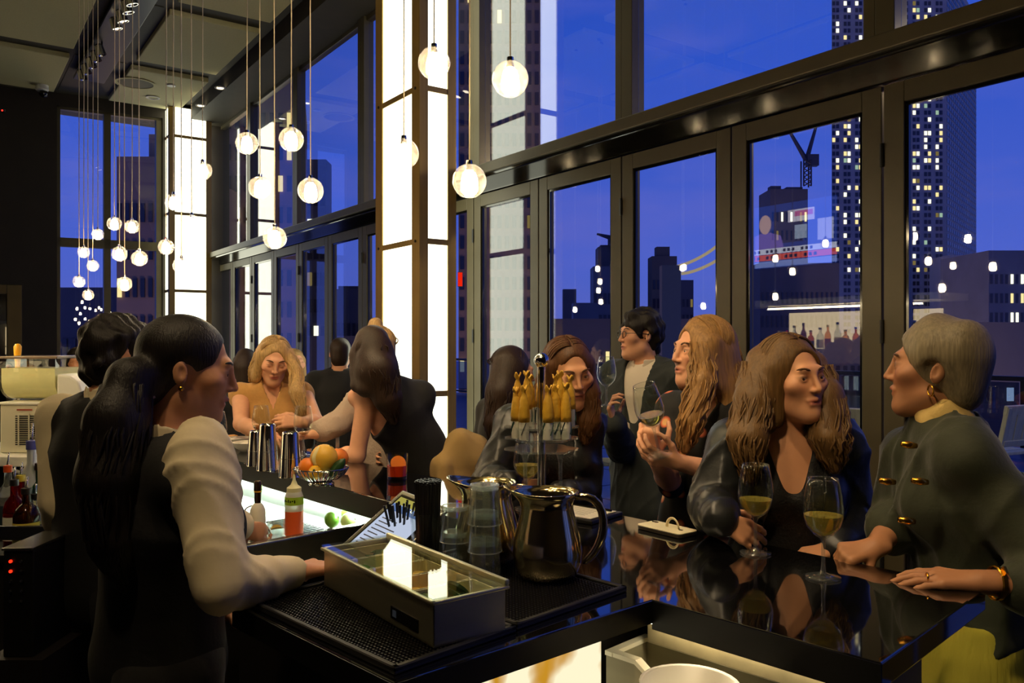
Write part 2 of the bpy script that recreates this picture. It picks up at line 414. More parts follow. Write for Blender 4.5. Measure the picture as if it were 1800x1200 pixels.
# ceiling fittings
def on_ceiling(u, v, z=5.43): return V((0, 0, 0)) + PZ_up(u, v, z)
def PZ_up(u, v, z):
    Y = (z - CZ) * F / (600 - v); return V(((u - 900) / F * Y, Y, z))
MT['lamp_face'] = emit_mat('spot_lamp_face', (255, 236, 200), 5.0)
MT['downlight'] = emit_mat('downlight_face', (255, 240, 205), 7.0)
trk = M(); wbox(trk, 1.60, 2.0, -13.3, -7.6, 5.385, 5.425)
tro = trk.build('light_track', MT['black_plastic'], bevel=.006); tag(tro, 'long dark track box recessed between the ceiling panels', 'light track')
grp = [((206, 47), (217, 34), (226, 18), (233, 4)), ((147, 136), (154, 126), (163, 115), (171, 104), (179, 93))]
ords = ['first', 'second', 'third', 'fourth', 'fifth']
for gi, g in enumerate(grp):
    for j, (u, v) in enumerate(g):
        p = PZ_up(u, v, 5.24)
        p.z -= .03; T = thing('spotlight', 'round spotlight on the ceiling track, %s counted from the far end of the %s row' % (ords[j], 'nearer' if gi == 0 else 'farther'), 'lamp', p, group='track spotlights')
        R = rotz(WA) @ Matrix.Rotation(math.radians(18), 3, 'X')
        M().lathe([(.03, .14), (.05, .12), (.058, .02), (.062, 0), (.055, 0), (.05, .015)], 18, (0, 0, 0), R, cap=False).build('housing', MT['chrome'], T, smooth=True, world=False)
        M().lathe([(.052, .012), (.0, .014)], 18, (0, 0, 0), R).build('lamp_face', MT['lamp_face'] if (gi == 0 and j < 2) or gi == 2 else MT['chrome'], T, world=False)
        M().tube([(0, 0, .13), (0, 0, .172)], .012, 8).build('stem', MT['black_plastic'], T, world=False)
for k, (u, v, lab) in enumerate(((387, 154, 'small lit round downlight in the bulkhead, nearer one'), (353, 185, 'small lit round downlight in the bulkhead, nearest the far column'))):
    p = PZ_up(u, v, 5.272)
    T = thing('downlight', lab, 'lamp', p, group='bulkhead downlights')
    M().lathe([(.075, -.012), (.08, 0), (.05, 0), (.048, -.012)], 20, cap=False).build('trim_ring', MT['white_plastic'], T, world=False)
    M().lathe([(.05, -.004), (0, -.004)], 20).build('lamp_face', MT['downlight'], T, world=False)
p = PZ_up(238, 146, 5.425)
T = thing('ceiling_speaker', 'large round flush speaker grille in the ceiling panel', 'speaker', p)
M().lathe([(.27, 0), (.285, -.012), (.245, -.012), (.24, 0)], 36, cap=False).build('rim', MT['ceil_panel'], T, world=False)
M().lathe([(.242, -.004), (0, -.006)], 36).build('grille', mat('speaker_grille', (105, 100, 78), .8), T, world=False)
p = PZ_up(269, 171, 5.425)
T = thing('smoke_detector', 'small round recessed fitting beside the ceiling speaker', 'detector', p)
M().lathe([(.10, 0), (.105, -.012), (.075, -.012), (.07, 0)], 24, cap=False).build('rim', MT['white_plastic'], T, world=False)
M().lathe([(.072, -.004), (0, -.006)], 24).build('cover', MT['ceil_panel'], T, world=False)
p = PZ_up(301, 150, 5.425)
T = thing('sprinkler_cap', 'tiny pale round sprinkler cap in the ceiling panel', 'sprinkler', p)
M().lathe([(.065, 0), (.06, -.012), (0, -.014)], 20).build('plate', MT['white_plastic'], T, world=False)
p = PZ_up(74, 158, 5.36)
T = thing('security_camera', 'pale dome security camera under the ceiling by the dark end wall', 'camera', p)
M().lathe([(.085, .08), (.09, .0), (.07, -.02), (.0, -.02)], 24).build('base', MT['white_plastic'], T, smooth=True, world=False)
M().sph((0.02, 0, -.05), .062, 18, 10).build('dome', MT['gloss_black'], T, smooth=True, world=False)
p = P(6, 195, 12.3)
T = thing('alarm_light', 'tiny red indicator light on the dark end wall', 'indicator', p)
M().lathe([(.03, -.02), (.03, .02)], 12).build('case', MT['black_plastic'], T, world=False)
M().sph((0, -.03, 0), .012, 10, 6).build('lamp', emit_mat('red_led', (255, 30, 20), 6), T, world=False)

# added warm spots without fixtures, brightening the guests and the bar
def spot(p, aim, w, size=60, col=(1, .74, .43), blend=.6, rad=.06):
    d = bpy.data.lights.new('added_spot', 'SPOT'); d.energy = w; d.spot_size = math.radians(size); d.spot_blend = blend; d.color = col; d.shadow_soft_size = rad
    o = bpy.data.objects.new('added_spot', d); COL.objects.link(o); o.location = p
    o.rotation_euler = (V(aim) - V(p)).to_track_quat('-Z', 'Y').to_euler(); return o
spot((0.2, 1.2, 4.6), (1.1, 2.4, 1.3), SPOT_W * 1.3, 66)
spot((-.35, .5, 3.4), (1.25, 2.3, 1.4), SPOT_W * .9, 50)
spot((-.6, 2.4, 4.6), (.5, 3.4, 1.3), SPOT_W * 1.1, 66)
spot((-1.3, 2.3, 3.9), (-1.05, 4.2, 1.35), SPOT_W * 1.5, 50)
spot((-1.2, .6, 4.4), (-.8, 1.8, 1.3), SPOT_W * .9, 60)

spot((-.55, 1.15, 4.3), (-.22, 1.62, 1.1), SPOT_W * .55, 30)

# ---------------------------------------------------------------- terrace and city beyond the glass
MT['terrace'] = mat('blue_grey_terrace_tiles', (70, 74, 92), 0.32, noise=0.15, nscale=1.2)
m = M(); wbox(m, 4.06, 13.4, -24, 8, -.25, 0.0); ter = structure(m.build('floor_terrace', MT['terrace']))
for i in range(14):
    for j in range(7):
        t0 = -14 + i * 1.2; n0 = 4.25 + j * 1.28
        if n0 > 12: continue
        q = M(); wbox(q, n0, n0 + 1.26, t0, t0 + 1.18, -.01, .012); q.build('tile', MT['terrace'], ter, bevel=.004, seg=1)
MT['rail'] = mat('dark_rail_metal', (34, 34, 38), 0.4, 0.6)
T = thing('railing', 'dark metal terrace railing with a broad top rail behind the outdoor chairs', 'railing', WP(13, -6, 0))
q = M(); wbox(q, 12.9, 13.05, -24, 8, 1.02, 1.09); q.build('top_rail', MT['rail'], T, bevel=.01)
q = M(); wbox(q, 12.94, 13.0, -24, 8, .08, .13); q.build('bottom_rail', MT['rail'], T)
for i in range(21):
    t = -23.5 + i * 1.5; q = M(); wbox(q, 12.94, 13.0, t - .035, t + .035, 0, 1.03); q.build('post', MT['rail'], T)
rg = glass_mat('railing_glass', (150, 165, 200), 1.5)
for i in range(20):
    t = -23.5 + i * 1.5; q = M(); wbox(q, 12.96, 12.972, t + .06, t + 1.44, .16, 1.0); q.build('pane', rg, T)

MT['white_wood'] = mat('whitewashed_wood', (205, 196, 150), 0.55, noise=0.15, nscale=6, stretch=(8, 8, 1))
MT['table_dark'] = mat('dark_table_top', (38, 32, 28), 0.25, noise=.1)
def outdoor_chair():
    T = thing('bar_chair', 'x', 'chair')
    w = .43
    for sx_ in (-1, 1):
        m = M().box((sx_ * w / 2, -.19, .35), (.042, .042, .70)); m.build('leg', MT['white_wood'], T, world=False, bevel=.005)
        m = M().extrude([(sx_ * w / 2 - .021, .17, 0), (sx_ * w / 2 - .021, .21, 0), (sx_ * w / 2 - .021, .22, .7), (sx_ * w / 2 - .021, .30, 1.08), (sx_ * w / 2 - .021, .262, 1.08), (sx_ * w / 2 - .021, .18, .7)], (.042, 0, 0))
        m.build('leg', MT['white_wood'], T, world=False, bevel=.005)
        m = M().box((sx_ * w / 2, 0, .52), (.03, .36, .04)); m.build('side_stretcher', MT['white_wood'], T, world=False, bevel=.004)
        m = M().box((sx_ * w / 2, 0, .30), (.03, .36, .04)); m.build('side_stretcher', MT['white_wood'], T, world=False, bevel=.004)
    for y, z in ((-.19, .26), (.19, .36)):
        M().box((0, y, z), (w, .03, .045)).build('stretcher', MT['white_wood'], T, world=False, bevel=.004)
    for k in range(5):
        M().box((0, -.17 + k * .088, .715), (w + .06, .078, .024)).build('seat_slat', MT['white_wood'], T, world=False, bevel=.004)
    R = Matrix.Rotation(math.radians(-11), 3, 'X')
    M().box((0, .272, 1.06), (w + .05, .032, .075), R).build('top_rail', MT['white_wood'], T, world=False, bevel=.006)
    M().box((0, .232, .80), (w, .028, .05), R).build('back_rail', MT['white_wood'], T, world=False, bevel=.005)
    for k in range(4):
        M().box((-.156 + k * .104, .252, .925), (.096, .02, .23), R).build('back_slat', MT['white_wood'], T, world=False, bevel=.004)
    return T
CH = outdoor_chair()
spots = [  # u, Y, facing, label
 (1058, 8.7, 2.9, 'white slatted bar chair outside the glass beside the man in the dark suit'),
 (1500, 6.3, 2.4, 'white slatted bar chair outside, between the brunette and the dark door post'),
 (1522, 8.1, 1.0, 'white slatted bar chair outside, farther one left of the dark door post'),
 (1742, 6.6, 3.6, 'white slatted bar chair outside behind the grey-haired woman'),
 (1660, 8.6, 1.2, 'white slatted bar chair outside, hidden mostly behind the grey-haired woman'),
 (1225, 8.4, 3.3, 'white slatted bar chair outside behind the long-haired blonde woman'),
]
for i, (u, Y, rz, lab) in enumerate(spots):
    p = P(u, 600, Y); p.z = .012
    if i == 0: CH.location = p; CH.rotation_euler = (0, 0, rz); CH['label'] = lab; CH['group'] = 'white chairs on the terrace'
    else: dup(CH, p, rz, lab, 'white chairs on the terrace')
for i, (u, Y, lab) in enumerate(((1520, 7.3, 'dark square high table outside between the white chairs'), (1100, 9.4, 'dark square high table outside behind the man in the suit'))):
    p = P(u, 600, Y); p.z = .012
    T = thing('high_table', lab, 'table', p, .6, 'terrace tables')
    M().box((0, 0, .90), (.75, .75, .05)).build('table_top', MT['table_dark'], T, world=False, bevel=.008)
    M().box((0, 0, .84), (.66, .66, .07)).build('apron', MT['table_dark'], T, world=False)
    for sx_ in (-1, 1):
        for sy in (-1, 1): M().box((sx_ * .31, sy * .31, .43), (.055, .055, .86)).build('leg', MT['table_dark'], T, world=False, bevel=.004)

# buildings
def bmat(name, c): return mat(name, c, .85, noise=.15, nscale=.2)
WL = [emit_mat('lit_window_warm', (255, 226, 150), 1.5), emit_mat('lit_window_white', (255, 246, 205), 2.2), emit_mat('lit_window_cool', (196, 226, 190), .8), emit_mat('lit_window_dim', (190, 160, 90), .5)]
WD = mat('dark_window_glass', (26, 28, 44), .25)
def building(name, label, u0, u1, vtop, Y, m, side=None, zb=-20, win=None, depth=None, crown=None):
    """front face between columns u0..u1 at distance Y, facing the bar; optional side face out to column `side`"""
    a = P(u0, vtop, Y); b = P(u1, vtop, Y); zt = a.z
    T = thing(name, label, 'building', ((a.x + b.x) / 2, Y, zb))
    if side is None: d = depth or (b.x - a.x)
    else: d = None
    if side is not None:
        # side face recedes from the b corner (or the a corner when side < u0)
        kx = (side - 900) / F
        cx = b.x if side > u1 else a.x
        d = depth or abs(b.x - a.x)
        far = V((kx * (Y + d), Y + d, 0))
        if side > u1: poly = [(a.x, Y), (b.x, Y), (far.x, far.y), (far.x - (b.x - a.x), far.y)]
        else: poly = [(a.x, Y), (b.x, Y), (far.x + (b.x - a.x), far.y), (far.x, far.y)]
    else: poly = [(a.x, Y), (b.x, Y), (b.x, Y + d), (a.x, Y + d)]
    M().prism(poly, zb, zt).build('wall', m, T)
    if crown:
        for (c0, c1, cv) in crown:
            q0 = P(c0, cv, Y); q1 = P(c1, cv, Y)
            M().prism([(q0.x, Y + .5), (q1.x, Y + .5), (q1.x, Y + .5 + (q1.x - q0.x)), (q0.x, Y + .5 + (q1.x - q0.x))], zt, q0.z).build('roof_block', m, T)
    if win:
        n = 0
        dark = M()
        faces = [((a.x, Y), (b.x, Y), u0, u1, win)]
        if side is not None and win.get('side_cols'):
            w2 = dict(win); w2['cols'] = win['side_cols']; w2['pairs'] = False; w2['lit'] = win.get('side_lit', win['lit'])
            faces.append((((b.x, Y), (far.x, far.y)) if side > u1 else ((far.x, far.y), (a.x, Y))) + (0, 0, w2))
        shared = {}
        for (q0, q1, _, _, wv) in faces:
            q0 = V((q0[0], q0[1], 0)); q1 = V((q1[0], q1[1], 0)); L = (q1 - q0).length; dr = (q1 - q0) / L; nrm = V((dr.y, -dr.x, 0))
            cols = wv['cols']; pitch = L / cols; ph = wv['row']
            ztop = zt - wv.get('top', 1.0) * ph; rows = int((ztop - max(zb, wv.get('zmin', -14))) / ph)
            R = Matrix(((dr.x, -nrm.x, 0), (dr.y, -nrm.y, 0), (0, 0, 1)))
            for r in range(rows):
                z = ztop - r * ph - ph * .5
                floor_on = rng.random() < .25
                for c in range(cols):
                    if wv.get('pairs') and c % 3 == 2 and wv.get('piers', True): continue
                    x = (c + .5) * pitch
                    w_ = pitch * wv.get('fill', .62); h_ = ph * wv.get('hfill', .5)
                    p = q0 + dr * x + nrm * .12; p.z = z
                    lit = rng.random() < wv['lit'] * (1.7 if floor_on else .75)
                    if lit and n < 290:
                        mi = int(rng.choice(len(WL), p=wv.get('mix', (.35, .35, .15, .15))))
                        key = (round(w_, 3), round(h_, 3), mi, round(dr.x, 3))
                        if key not in shared:
                            o = M().box((0, 0, 0), (w_, .1, h_), R).build('window', WL[mi], T, world=False); shared[key] = o.data
                        else:
                            o = bpy.data.objects.new('window', shared[key]); COL.objects.link(o); o.parent = T
                        o.location = p - V(T.location); n += 1
                    else:
                        dark.box(p - nrm * .03, (w_, .1, h_), R)
        if dark.v:
            o = dark.build('dark_window', WD, T); o['kind'] = 'stuff'
    return T
stone = bmat('dark_stone_facade', (150, 136, 128)); brown = bmat('brown_brick_facade', (128, 100, 84)); grey = bmat('grey_facade', (92, 90, 96)); dk = bmat('dark_facade', (78, 72, 76))
building('office_tower', 'tall stepped stone tower with many lit windows, tallest on the skyline', 1462, 1664, -60, 300, stone, side=1716, zb=-40, depth=47,
         win=dict(cols=30, row=2.5, lit=.30, pairs=True, fill=.74, hfill=.6, side_cols=16, side_lit=.2, zmin=0, mix=(.3, .55, .1, .05)))
building('office_tower', 'lower shoulder block with lit windows attached at the right foot of the tallest tower', 1669, 1738, 448, 276, stone, zb=-40, win=dict(cols=11, row=2.6, lit=.4, pairs=True, fill=.6))
building('apartment_tower', 'tall brown brick tower seen behind the near column and its reflection', 806, 950, -60, 70, brown, zb=-20, depth=14, win=dict(cols=11, row=1.75, lit=.035, fill=.55, hfill=.62, mix=(.3, .3, .1, .3)))
building('apartment_tower', 'dark brick tower filling the glass left of the near column', 395, 532, 130, 60, brown, zb=-20, depth=14, side=540, win=dict(cols=9, row=2.3, lit=.12, fill=.5))
building('apartment_tower', 'dark slab tower with a few lit bands beside the left door posts', 528, 573, 280, 80, dk, zb=-20, win=dict(cols=4, row=2.6, lit=.2, fill=.7))
building('apartment_block', 'low dark flat-roofed block left of the near column', 590, 645, 508, 90, dk, zb=-20, crown=((593, 628, 502),), win=dict(cols=6, row=3, lit=.12, fill=.5))
building('brick_building', 'reddish brick building seen through the far end window', 205, 300, 275, 48, brown, zb=-20, depth=12, crown=((255, 296, 232),), win=dict(cols=7, row=2.2, lit=.05, fill=.5))
building('flat_roof_building', 'low dark building at the foot of the far end window', 60, 215, 505, 60, dk, zb=-20, win=dict(cols=10, row=3, lit=.06))
building('tower', 'dark square tower with a crane on its roof, centred in the third door pane', 1051, 1094, 434, 200, dk, zb=-40, crown=((1056, 1090, 430),), win=dict(cols=5, row=6, lit=.04))
building('tower', 'wide dark block below the square tower in the third door pane', 1043, 1100, 468, 190, grey, zb=-40, win=dict(cols=7, row=5, lit=.05))
building('tower', 'small grey slab at the left of the third door pane', 990, 1013, 508, 180, dk, zb=-40)
building('tower', 'pale low block under the small grey slab in the third door pane', 1008, 1052, 532, 150, grey, zb=-40, win=dict(cols=6, row=4, lit=.1))
building('tower', 'stepped brown tower in the fourth door pane', 1146, 1190, 450, 190, bmat('tan_facade', (92, 76, 66)), zb=-40, crown=((1155, 1178, 433),), win=dict(cols=6, row=4.4, lit=.03))
building('tower', 'dark block with a column of lit windows right of the stepped tower', 1170, 1219, 492, 170, dk, zb=-40, win=dict(cols=7, row=3.2, lit=.28, fill=.5))
building('tower', 'unfinished dark high-rise with a ragged top under the tower crane', 1354, 1420, 332, 220, dk, zb=-40, crown=((1356, 1374, 326), (1384, 1412, 328)), win=dict(cols=8, row=5, lit=.12, fill=.4))
building('office_building', 'long dark low building behind the reflected bottles', 1336, 1475, 462, 140, dk, zb=-40, win=dict(cols=16, row=4, lit=.07, fill=.4))
building('office_building', 'far grey building with lit windows at the right edge of the skyline', 1738, 1900, 440, 180, grey, zb=-40, win=dict(cols=18, row=4.2, lit=.2, fill=.5))
building('office_building', 'near dark building with tall bays and two rows of lit windows at the right edge', 1690, 1960, 566, 70, dk, zb=-30, win=dict(cols=8, row=4.4, lit=.75, fill=.34, hfill=.26, top=.9, zmin=-9))
building('office_building', 'dark low rooftops behind the man in the suit', 960, 1290, 560, 100, dk, zb=-30, win=dict(cols=26, row=3.2, lit=.14, fill=.5))
building('office_building', 'dark podium below the tallest tower', 1440, 1700, 585, 100, dk, zb=-30, win=dict(cols=20, row=3.2, lit=.08, fill=.5))
building('office_building', 'dark low rooftops left of the near column', 520, 680, 590, 70, dk, zb=-30, win=dict(cols=14, row=2.6, lit=.16, fill=.5))
# added warm point lights below view, brightening the facades
for (x, y, z, w) in ((-14, 38, -6, 3000), (4, 50, -9, 4500), (30, 60, -8, 9000), (62, 95, -12, 26000), (48, 190, -20, 60000)):
    d = bpy.data.lights.new('facade_fill', 'POINT'); d.energy = w; d.color = (1, .62, .36); d.shadow_soft_size = 1.5
    o = bpy.data.objects.new('facade_fill', d); COL.objects.link(o); o.location = (x, y, z)
for (n_, t_) in ((4.7, -2.2), (4.7, -5.6)):  # unseen point lights without fixtures, warming the terrace chairs
    d = bpy.data.lights.new('terrace_light', 'POINT'); d.energy = 60; d.color = (1, .74, .42); d.shadow_soft_size = .08
    o = bpy.data.objects.new('terrace_light', d); COL.objects.link(o); o.location = WP(n_, t_, 3.3)
# cranes
MT['crane'] = mat('crane_steel', (42, 40, 52), .6)
def crane(u, vb, Y, h, jib, label):
    b = P(u, vb, Y); T = thing('tower_crane', label, 'crane', b)
    m = M()
    for sx_ in (-1, 1):
        for sy in (-1, 1): m.tube([(sx_ * 1, sy * 1, 0), (sx_ * 1, sy * 1, h)], .22, 4)
    for k in range(6):
        z = h * k / 6
        m.tube([(-1, -1, z), (1, -1, z + h / 6)], .15, 4); m.tube([(1, -1, z), (-1, -1, z + h / 6)], .15, 4)
    m.build('mast', MT['crane'], T, world=False)
    m = M().tube([(0, 0, h), jib[0]], [.7, .25], 5); m.build('jib', MT['crane'], T, world=False)
    m = M().tube([(0, 0, h), jib[1]], [.7, .4], 5); m.build('counter_jib', MT['crane'], T, world=False)
    M().box((1.6, 0, h), (3, 2, 3)).build('cab', MT['crane'], T, world=False)
crane(1417, 328, 219, 7, ((-7.5, 0, 20), (2.6, 0, 16)), 'dark tower crane with raised jib above the unfinished high-rise')
crane(1078, 430, 199, 1.5, ((-4, 0, 2.6), (4, 0, 3.0)), 'small dark crane on the roof of the square tower')
# pair of curved glowing tubes beyond the doors
arc = [P(1178 + 112 * math.sin(x * PI / 2 * .88) ** 1.0 * 1.02, 470 - 92 * (1 - math.cos(x * PI / 2 * .88)) ** .75, 24) for x in [i / 14 for i in range(15)]]
MT['arch'] = emit_mat('lit_arch_tube', (235, 205, 160), .55)
T = thing('arch', 'pair of curved pale lit tubes rising across the fourth door pane', 'arch', (arc[0].x, arc[0].y, -.2))
for k, off in enumerate((0, .33)):
    M().tube([p + V((off, 0, -off * .55)) for p in arc] , .05, 6).build('tube', MT['arch'], T, smooth=True)
M().box((arc[0].x - .0, arc[0].y, (arc[0].z + .3) / 2 - .1), (.55, .4, arc[0].z + .0)).build('base', bmat('arch_base', (110, 98, 84)), T)
# red exit sign seen beside the near column
p = P(809, 491, 8.35)
T = thing('exit_sign', 'small glowing red sign beside the near column', 'sign', p)
M().box((0, 0, 0), (.05, .03, .15)).build('case', MT['black_plastic'], T, world=False)
M().box((0, -.017, 0), (.046, .006, .14)).build('lit_face', emit_mat('red_sign', (255, 40, 14), 1.3), T, world=False)
# ---------------------------------------------------------------- the bar
BZ = 1.07
MT['bar_top'] = mat('polished_black_stone', (9, 9, 10), 0.035, 0.0, ior=1.9, spec=.7, coat=.5)
MT['bar_body'] = mat('dark_bar_panels', (26, 23, 20), .45, noise=.1)
MT['mottled'] = mat('mottled_slab_underside', (150, 136, 100), .6, noise=.45, nscale=9)
MT['grey_wood'] = mat('grey_painted_plywood', (150, 142, 112), .6, noise=.12, nscale=4, stretch=(1, 1, 6))
MT['lit_edge'] = mat('lit_board_edge', (240, 232, 205), .5)  # strip-light glare on the board edges, put into the colour
MT['led_cool'] = emit_mat('cool_led_strip', (232, 255, 240), 70.0)
MT['led_warm'] = emit_mat('warm_led_strip', (255, 238, 200), 14.0)
def bp2(a, b): p = BP(a, b); return (p.x, p.y)
top = [bp2(.524, 1.385), bp2(.985, 1.393), bp2(1.03, .77), bp2(1.575, .775), bp2(1.575, 1.60), bp2(3.43, 1.705), bp2(6.5, 1.90), bp2(6.5, 2.28), bp2(3.1, 2.08), bp2(1.4, 2.0), bp2(.524, 1.96)]
BAR = thing('bar_counter', 'L-shaped polished black stone bar counter running away toward the far windows', 'bar', BP(2.5, 1.85, 0))
M().prism(top, BZ - .046, BZ).build('counter_top', MT['bar_top'], BAR, bevel=.003)
MT['bar_edge'] = mat('honed_black_stone_edge', (11, 11, 11), .4, spec=.25)
def edge_band(pts, zb=BZ - .047):
    c = V((np.mean([p[0] for p in top]), np.mean([p[1] for p in top]), 0))
    for k in range(len(pts) - 1):
        a = V((pts[k][0], pts[k][1], 0)); b = V((pts[k + 1][0], pts[k + 1][1], 0)); d = (b - a).normalized(); n_ = V((d.y, -d.x, 0))
        M().extrude([a + V((0, 0, zb)), b + V((0, 0, zb)), b + V((0, 0, BZ - .002)), a + V((0, 0, BZ - .002))], -n_ * .002).build('edge_band', MT['bar_edge'], BAR)
edge_band([top[0], top[1]], BZ - .060); edge_band([top[1], top[2], top[3]]); edge_band([top[4], top[5], top[6]])
def bbox(m, a0, a1, b0, b1, z0, z1):
    return m.prism([bp2(a0, b0), bp2(a1, b0), bp2(a1, b1), bp2(a0, b1)], z0, z1)
q = M(); bbox(q, 1.65, 3.2, 1.81, 1.92, 0, BZ - .046); q.build('front_panel', MT['bar_body'], BAR)
q = M(); bbox(q, 3.2, 6.4, 1.93, 2.05, 0, BZ - .046); q.build('front_panel', MT['bar_body'], BAR)
q = M(); bbox(q, .60, 1.65, 1.55, 1.80, 0, BZ - .046); q.build('front_panel', MT['bar_body'], BAR)
q = M(); bbox(q, 1.10, 1.52, .86, 1.50, 0, BZ - .046); q.build('return_body', MT['bar_body'], BAR)
# inside edge fascia of the main run, in dark steel, with the strip light behind it
def inner(a): return 1.60 + (a - 1.575) * .0566
def run(m, a0, a1, o0, o1, z0, z1): return m.prism([bp2(a0, inner(a0) + o0), bp2(a1, inner(a1) + o0), bp2(a1, inner(a1) + o1), bp2(a0, inner(a0) + o1)], z0, z1)
run(M(), 1.60, 6.4, .004, .014, .992, BZ - .046).build('under_fascia', MT['bar_edge'], BAR)
run(M(), 2.44, 5.4, .034, .050, .998, 1.016).build('led_strip', MT['led_cool'], BAR)
q = M(); bbox(q, .64, .655, 1.60, 1.95, 1.010, 1.022); q.build('led_strip', MT['led_warm'], BAR)
# warm lit niche under the near end
q = M(); bbox(q, .56, 1.02, 1.425, 1.445, .968, BZ - .046); q.build('under_fascia', MT['mottled'], BAR)
onyx = bpy.data.materials.new('backlit_onyx'); onyx.use_nodes = True
t = onyx.node_tree; t.nodes.clear(); o_ = nn(t, 'ShaderNodeOutputMaterial'); em = nn(t, 'ShaderNodeEmission'); wv = nn(t, 'ShaderNodeTexWave'); wv.inputs['Scale'].default_value = 2.2; wv.inputs['Distortion'].default_value = 9; wv.inputs['Detail'].default_value = 4; wv.inputs['Detail Scale'].default_value = 1.6
tcn = nn(t, 'ShaderNodeTexCoord'); rp = nn(t, 'ShaderNodeValToRGB')
rp.color_ramp.elements[0].color = lin((196, 140, 36)); rp.color_ramp.elements[0].position = .0
rp.color_ramp.elements[1].color = lin((255, 244, 205)); rp.color_ramp.elements[1].position = .5
t.links.new(tcn.outputs['Object'], wv.inputs['Vector']); t.links.new(wv.outputs['Fac'], rp.inputs[0]); t.links.new(rp.outputs[0], em.inputs[0]); em.inputs[1].default_value = .95; t.links.new(em.outputs[0], o_.inputs[0])
q = M(); bbox(q, 1.065, 1.085, .80, 1.325, .0, BZ - .05); q.build('onyx_panel', onyx, BAR)
BIN = thing('plywood_bin', 'open grey plywood bin with edges coloured as lit under the near bar end', 'bin', BP(.8, 1.4, .62))
q = M(); bbox(q, .55, 1.054, 1.446, 1.462, .62, .957); q.build('back_board', MT['grey_wood'], BIN)
q = M(); bbox(q, .55, 1.054, 1.445, 1.463, .957, .966); q.build('edge_strip', MT['lit_edge'], BIN)
q = M(); bbox(q, 1.038, 1.054, 1.345, 1.445, .62, .957); q.build('side_board', MT['grey_wood'], BIN)
q = M(); bbox(q, 1.037, 1.055, 1.325, 1.445, .957, .966); q.build('edge_strip', MT['lit_edge'], BIN)
pts = [BP(1.054, 1.328, .62), BP(1.054, 1.328, .957), BP(.982, 1.328, .957), BP(.935, 1.328, .927), BP(.935, 1.328, .62)]
dd = BP(0, .016)
q = M().extrude(pts, dd); q.build('front_board', MT['grey_wood'], BIN)
pts = [BP(1.054, 1.326, .957), BP(1.054, 1.326, .966), BP(.979, 1.326, .966), BP(.933, 1.326, .936), BP(.933, 1.326, .927), BP(.982, 1.326, .957)]
q = M().extrude(pts[:3] + pts[5:], BP(0, .02)); q.build('edge_strip', MT['lit_edge'], BIN)
q = M().extrude(pts[2:], BP(0, .02)); q.build('edge_strip', MT['lit_edge'], BIN)
q = M(); bbox(q, .55, 1.04, 1.1, 1.446, .62, .64); q.build('bin_floor', MT['grey_wood'], BIN)
q = M(); bbox(q, .6, 1.0, 1.402, 1.416, 1.016, 1.023); q.build('led_strip', MT['led_warm'], BAR)
c = BP(.83, 1.29, 0)
BOWL = thing('white_bowl', 'large white bowl standing in the lit plywood bin under the bar', 'bowl', (c.x, c.y, .64))
M().lathe([(.04, 0), (.045, .12), (.05, .23), (.088, .327), (.092, .335), (.085, .333), (.045, .24), (0, .235)], 32).build('body', MT['white_plastic'], BOWL, smooth='all', world=False)
# bartender side: steel drainboard lit by the strip, lower cabinets
SINK = thing('drainboard_station', 'stainless steel drainboard station lit white under the counter edge', 'drainboard', BP(3.4, 1.4, 0))
q = M(); bbox(q, 2.45, 4.9, 1.16, 1.71, .86, .925); q.build('tray_body', MT['steel'], SINK, bevel=.004)
q = M(); bbox(q, 2.42, 2.455, 1.14, 1.72, .855, .955); q.build('rim', MT['steel'], SINK, bevel=.005)
q = M(); bbox(q, 2.42, 4.9, 1.13, 1.16, .855, .955); q.build('rim', MT['steel'], SINK, bevel=.005)
q = run(M(), 2.43, 4.9, .072, .082, .86, .992); q.build('backsplash', mat('satin_steel', (205, 208, 200), .4, .6), SINK)
q = M(); bbox(q, 2.48, 4.85, 1.2, 1.68, 0, .86); q.build('cabinet', MT['bar_body'], SINK)
mg = M()
for i in range(16):
    for j in range(8):
        p = BP(2.48 + i * .022, 1.54 + j * .012 - .02, .926); mg.box(p, (.012, .006, .003), rotz(PI / 4))
q = mg.build('drain_slots', MT['black_plastic'], SINK); q['kind'] = 'stuff'
LOW = thing('low_steel_cabinet', 'low stainless cabinet between the bar return and the drainboard', 'cabinet', BP(2.1, 1.4, 0))
q = M(); bbox(q, 1.66, 2.36, 1.18, 1.60, 0, .78); q.build('body', MT['bar_body'], LOW)
q = M(); bbox(q, 1.64, 2.38, 1.16, 1.62, .78, .80); q.build('steel_top', MT['steel'], LOW, bevel=.003)

# rubber bar mats
MT['pips'] = mat('rubber_pips', (24, 23, 22), .35)
def bar_mat(a0, a1, b0, b1, label):
    T = thing('bar_mat', label, 'mat', BP((a0 + a1) / 2, (b0 + b1) / 2, BZ), group='rubber bar mats')
    q = M(); bbox(q, a0, a1, b0, b1, BZ + .0005, BZ + .006); q.build('base', MT['black_rubber'], T, bevel=.002)
    q = M()
    for (c0, c1, d0, d1) in ((a0, a0 + .012, b0, b1), (a1 - .012, a1, b0, b1), (a0, a1, b0, b0 + .012), (a0, a1, b1 - .012, b1)):
        bbox(q, c0, c1, d0, d1, BZ + .004, BZ + .013)
    q.build('raised_rim', MT['black_rubber'], T, bevel=.002, seg=1)
    pm = M(); na = int((a1 - a0 - .03) / .0085); nb = int((b1 - b0 - .03) / .0085)
    for i in range(na):
        for j in range(nb):
            p = BP(a0 + .017 + i * .0085, b0 + .017 + j * .0085, BZ + .006)
            pm.box(p + V((0, 0, .0025)), (.0045, .0045, .005), rotz(PI / 4), .75)
    o = pm.build('rubber_pips', MT['pips'], T); o['kind'] = 'stuff'
bar_mat(1.05, 1.545, .787, 1.062, 'black pimpled rubber bar mat under the steel garnish tray')
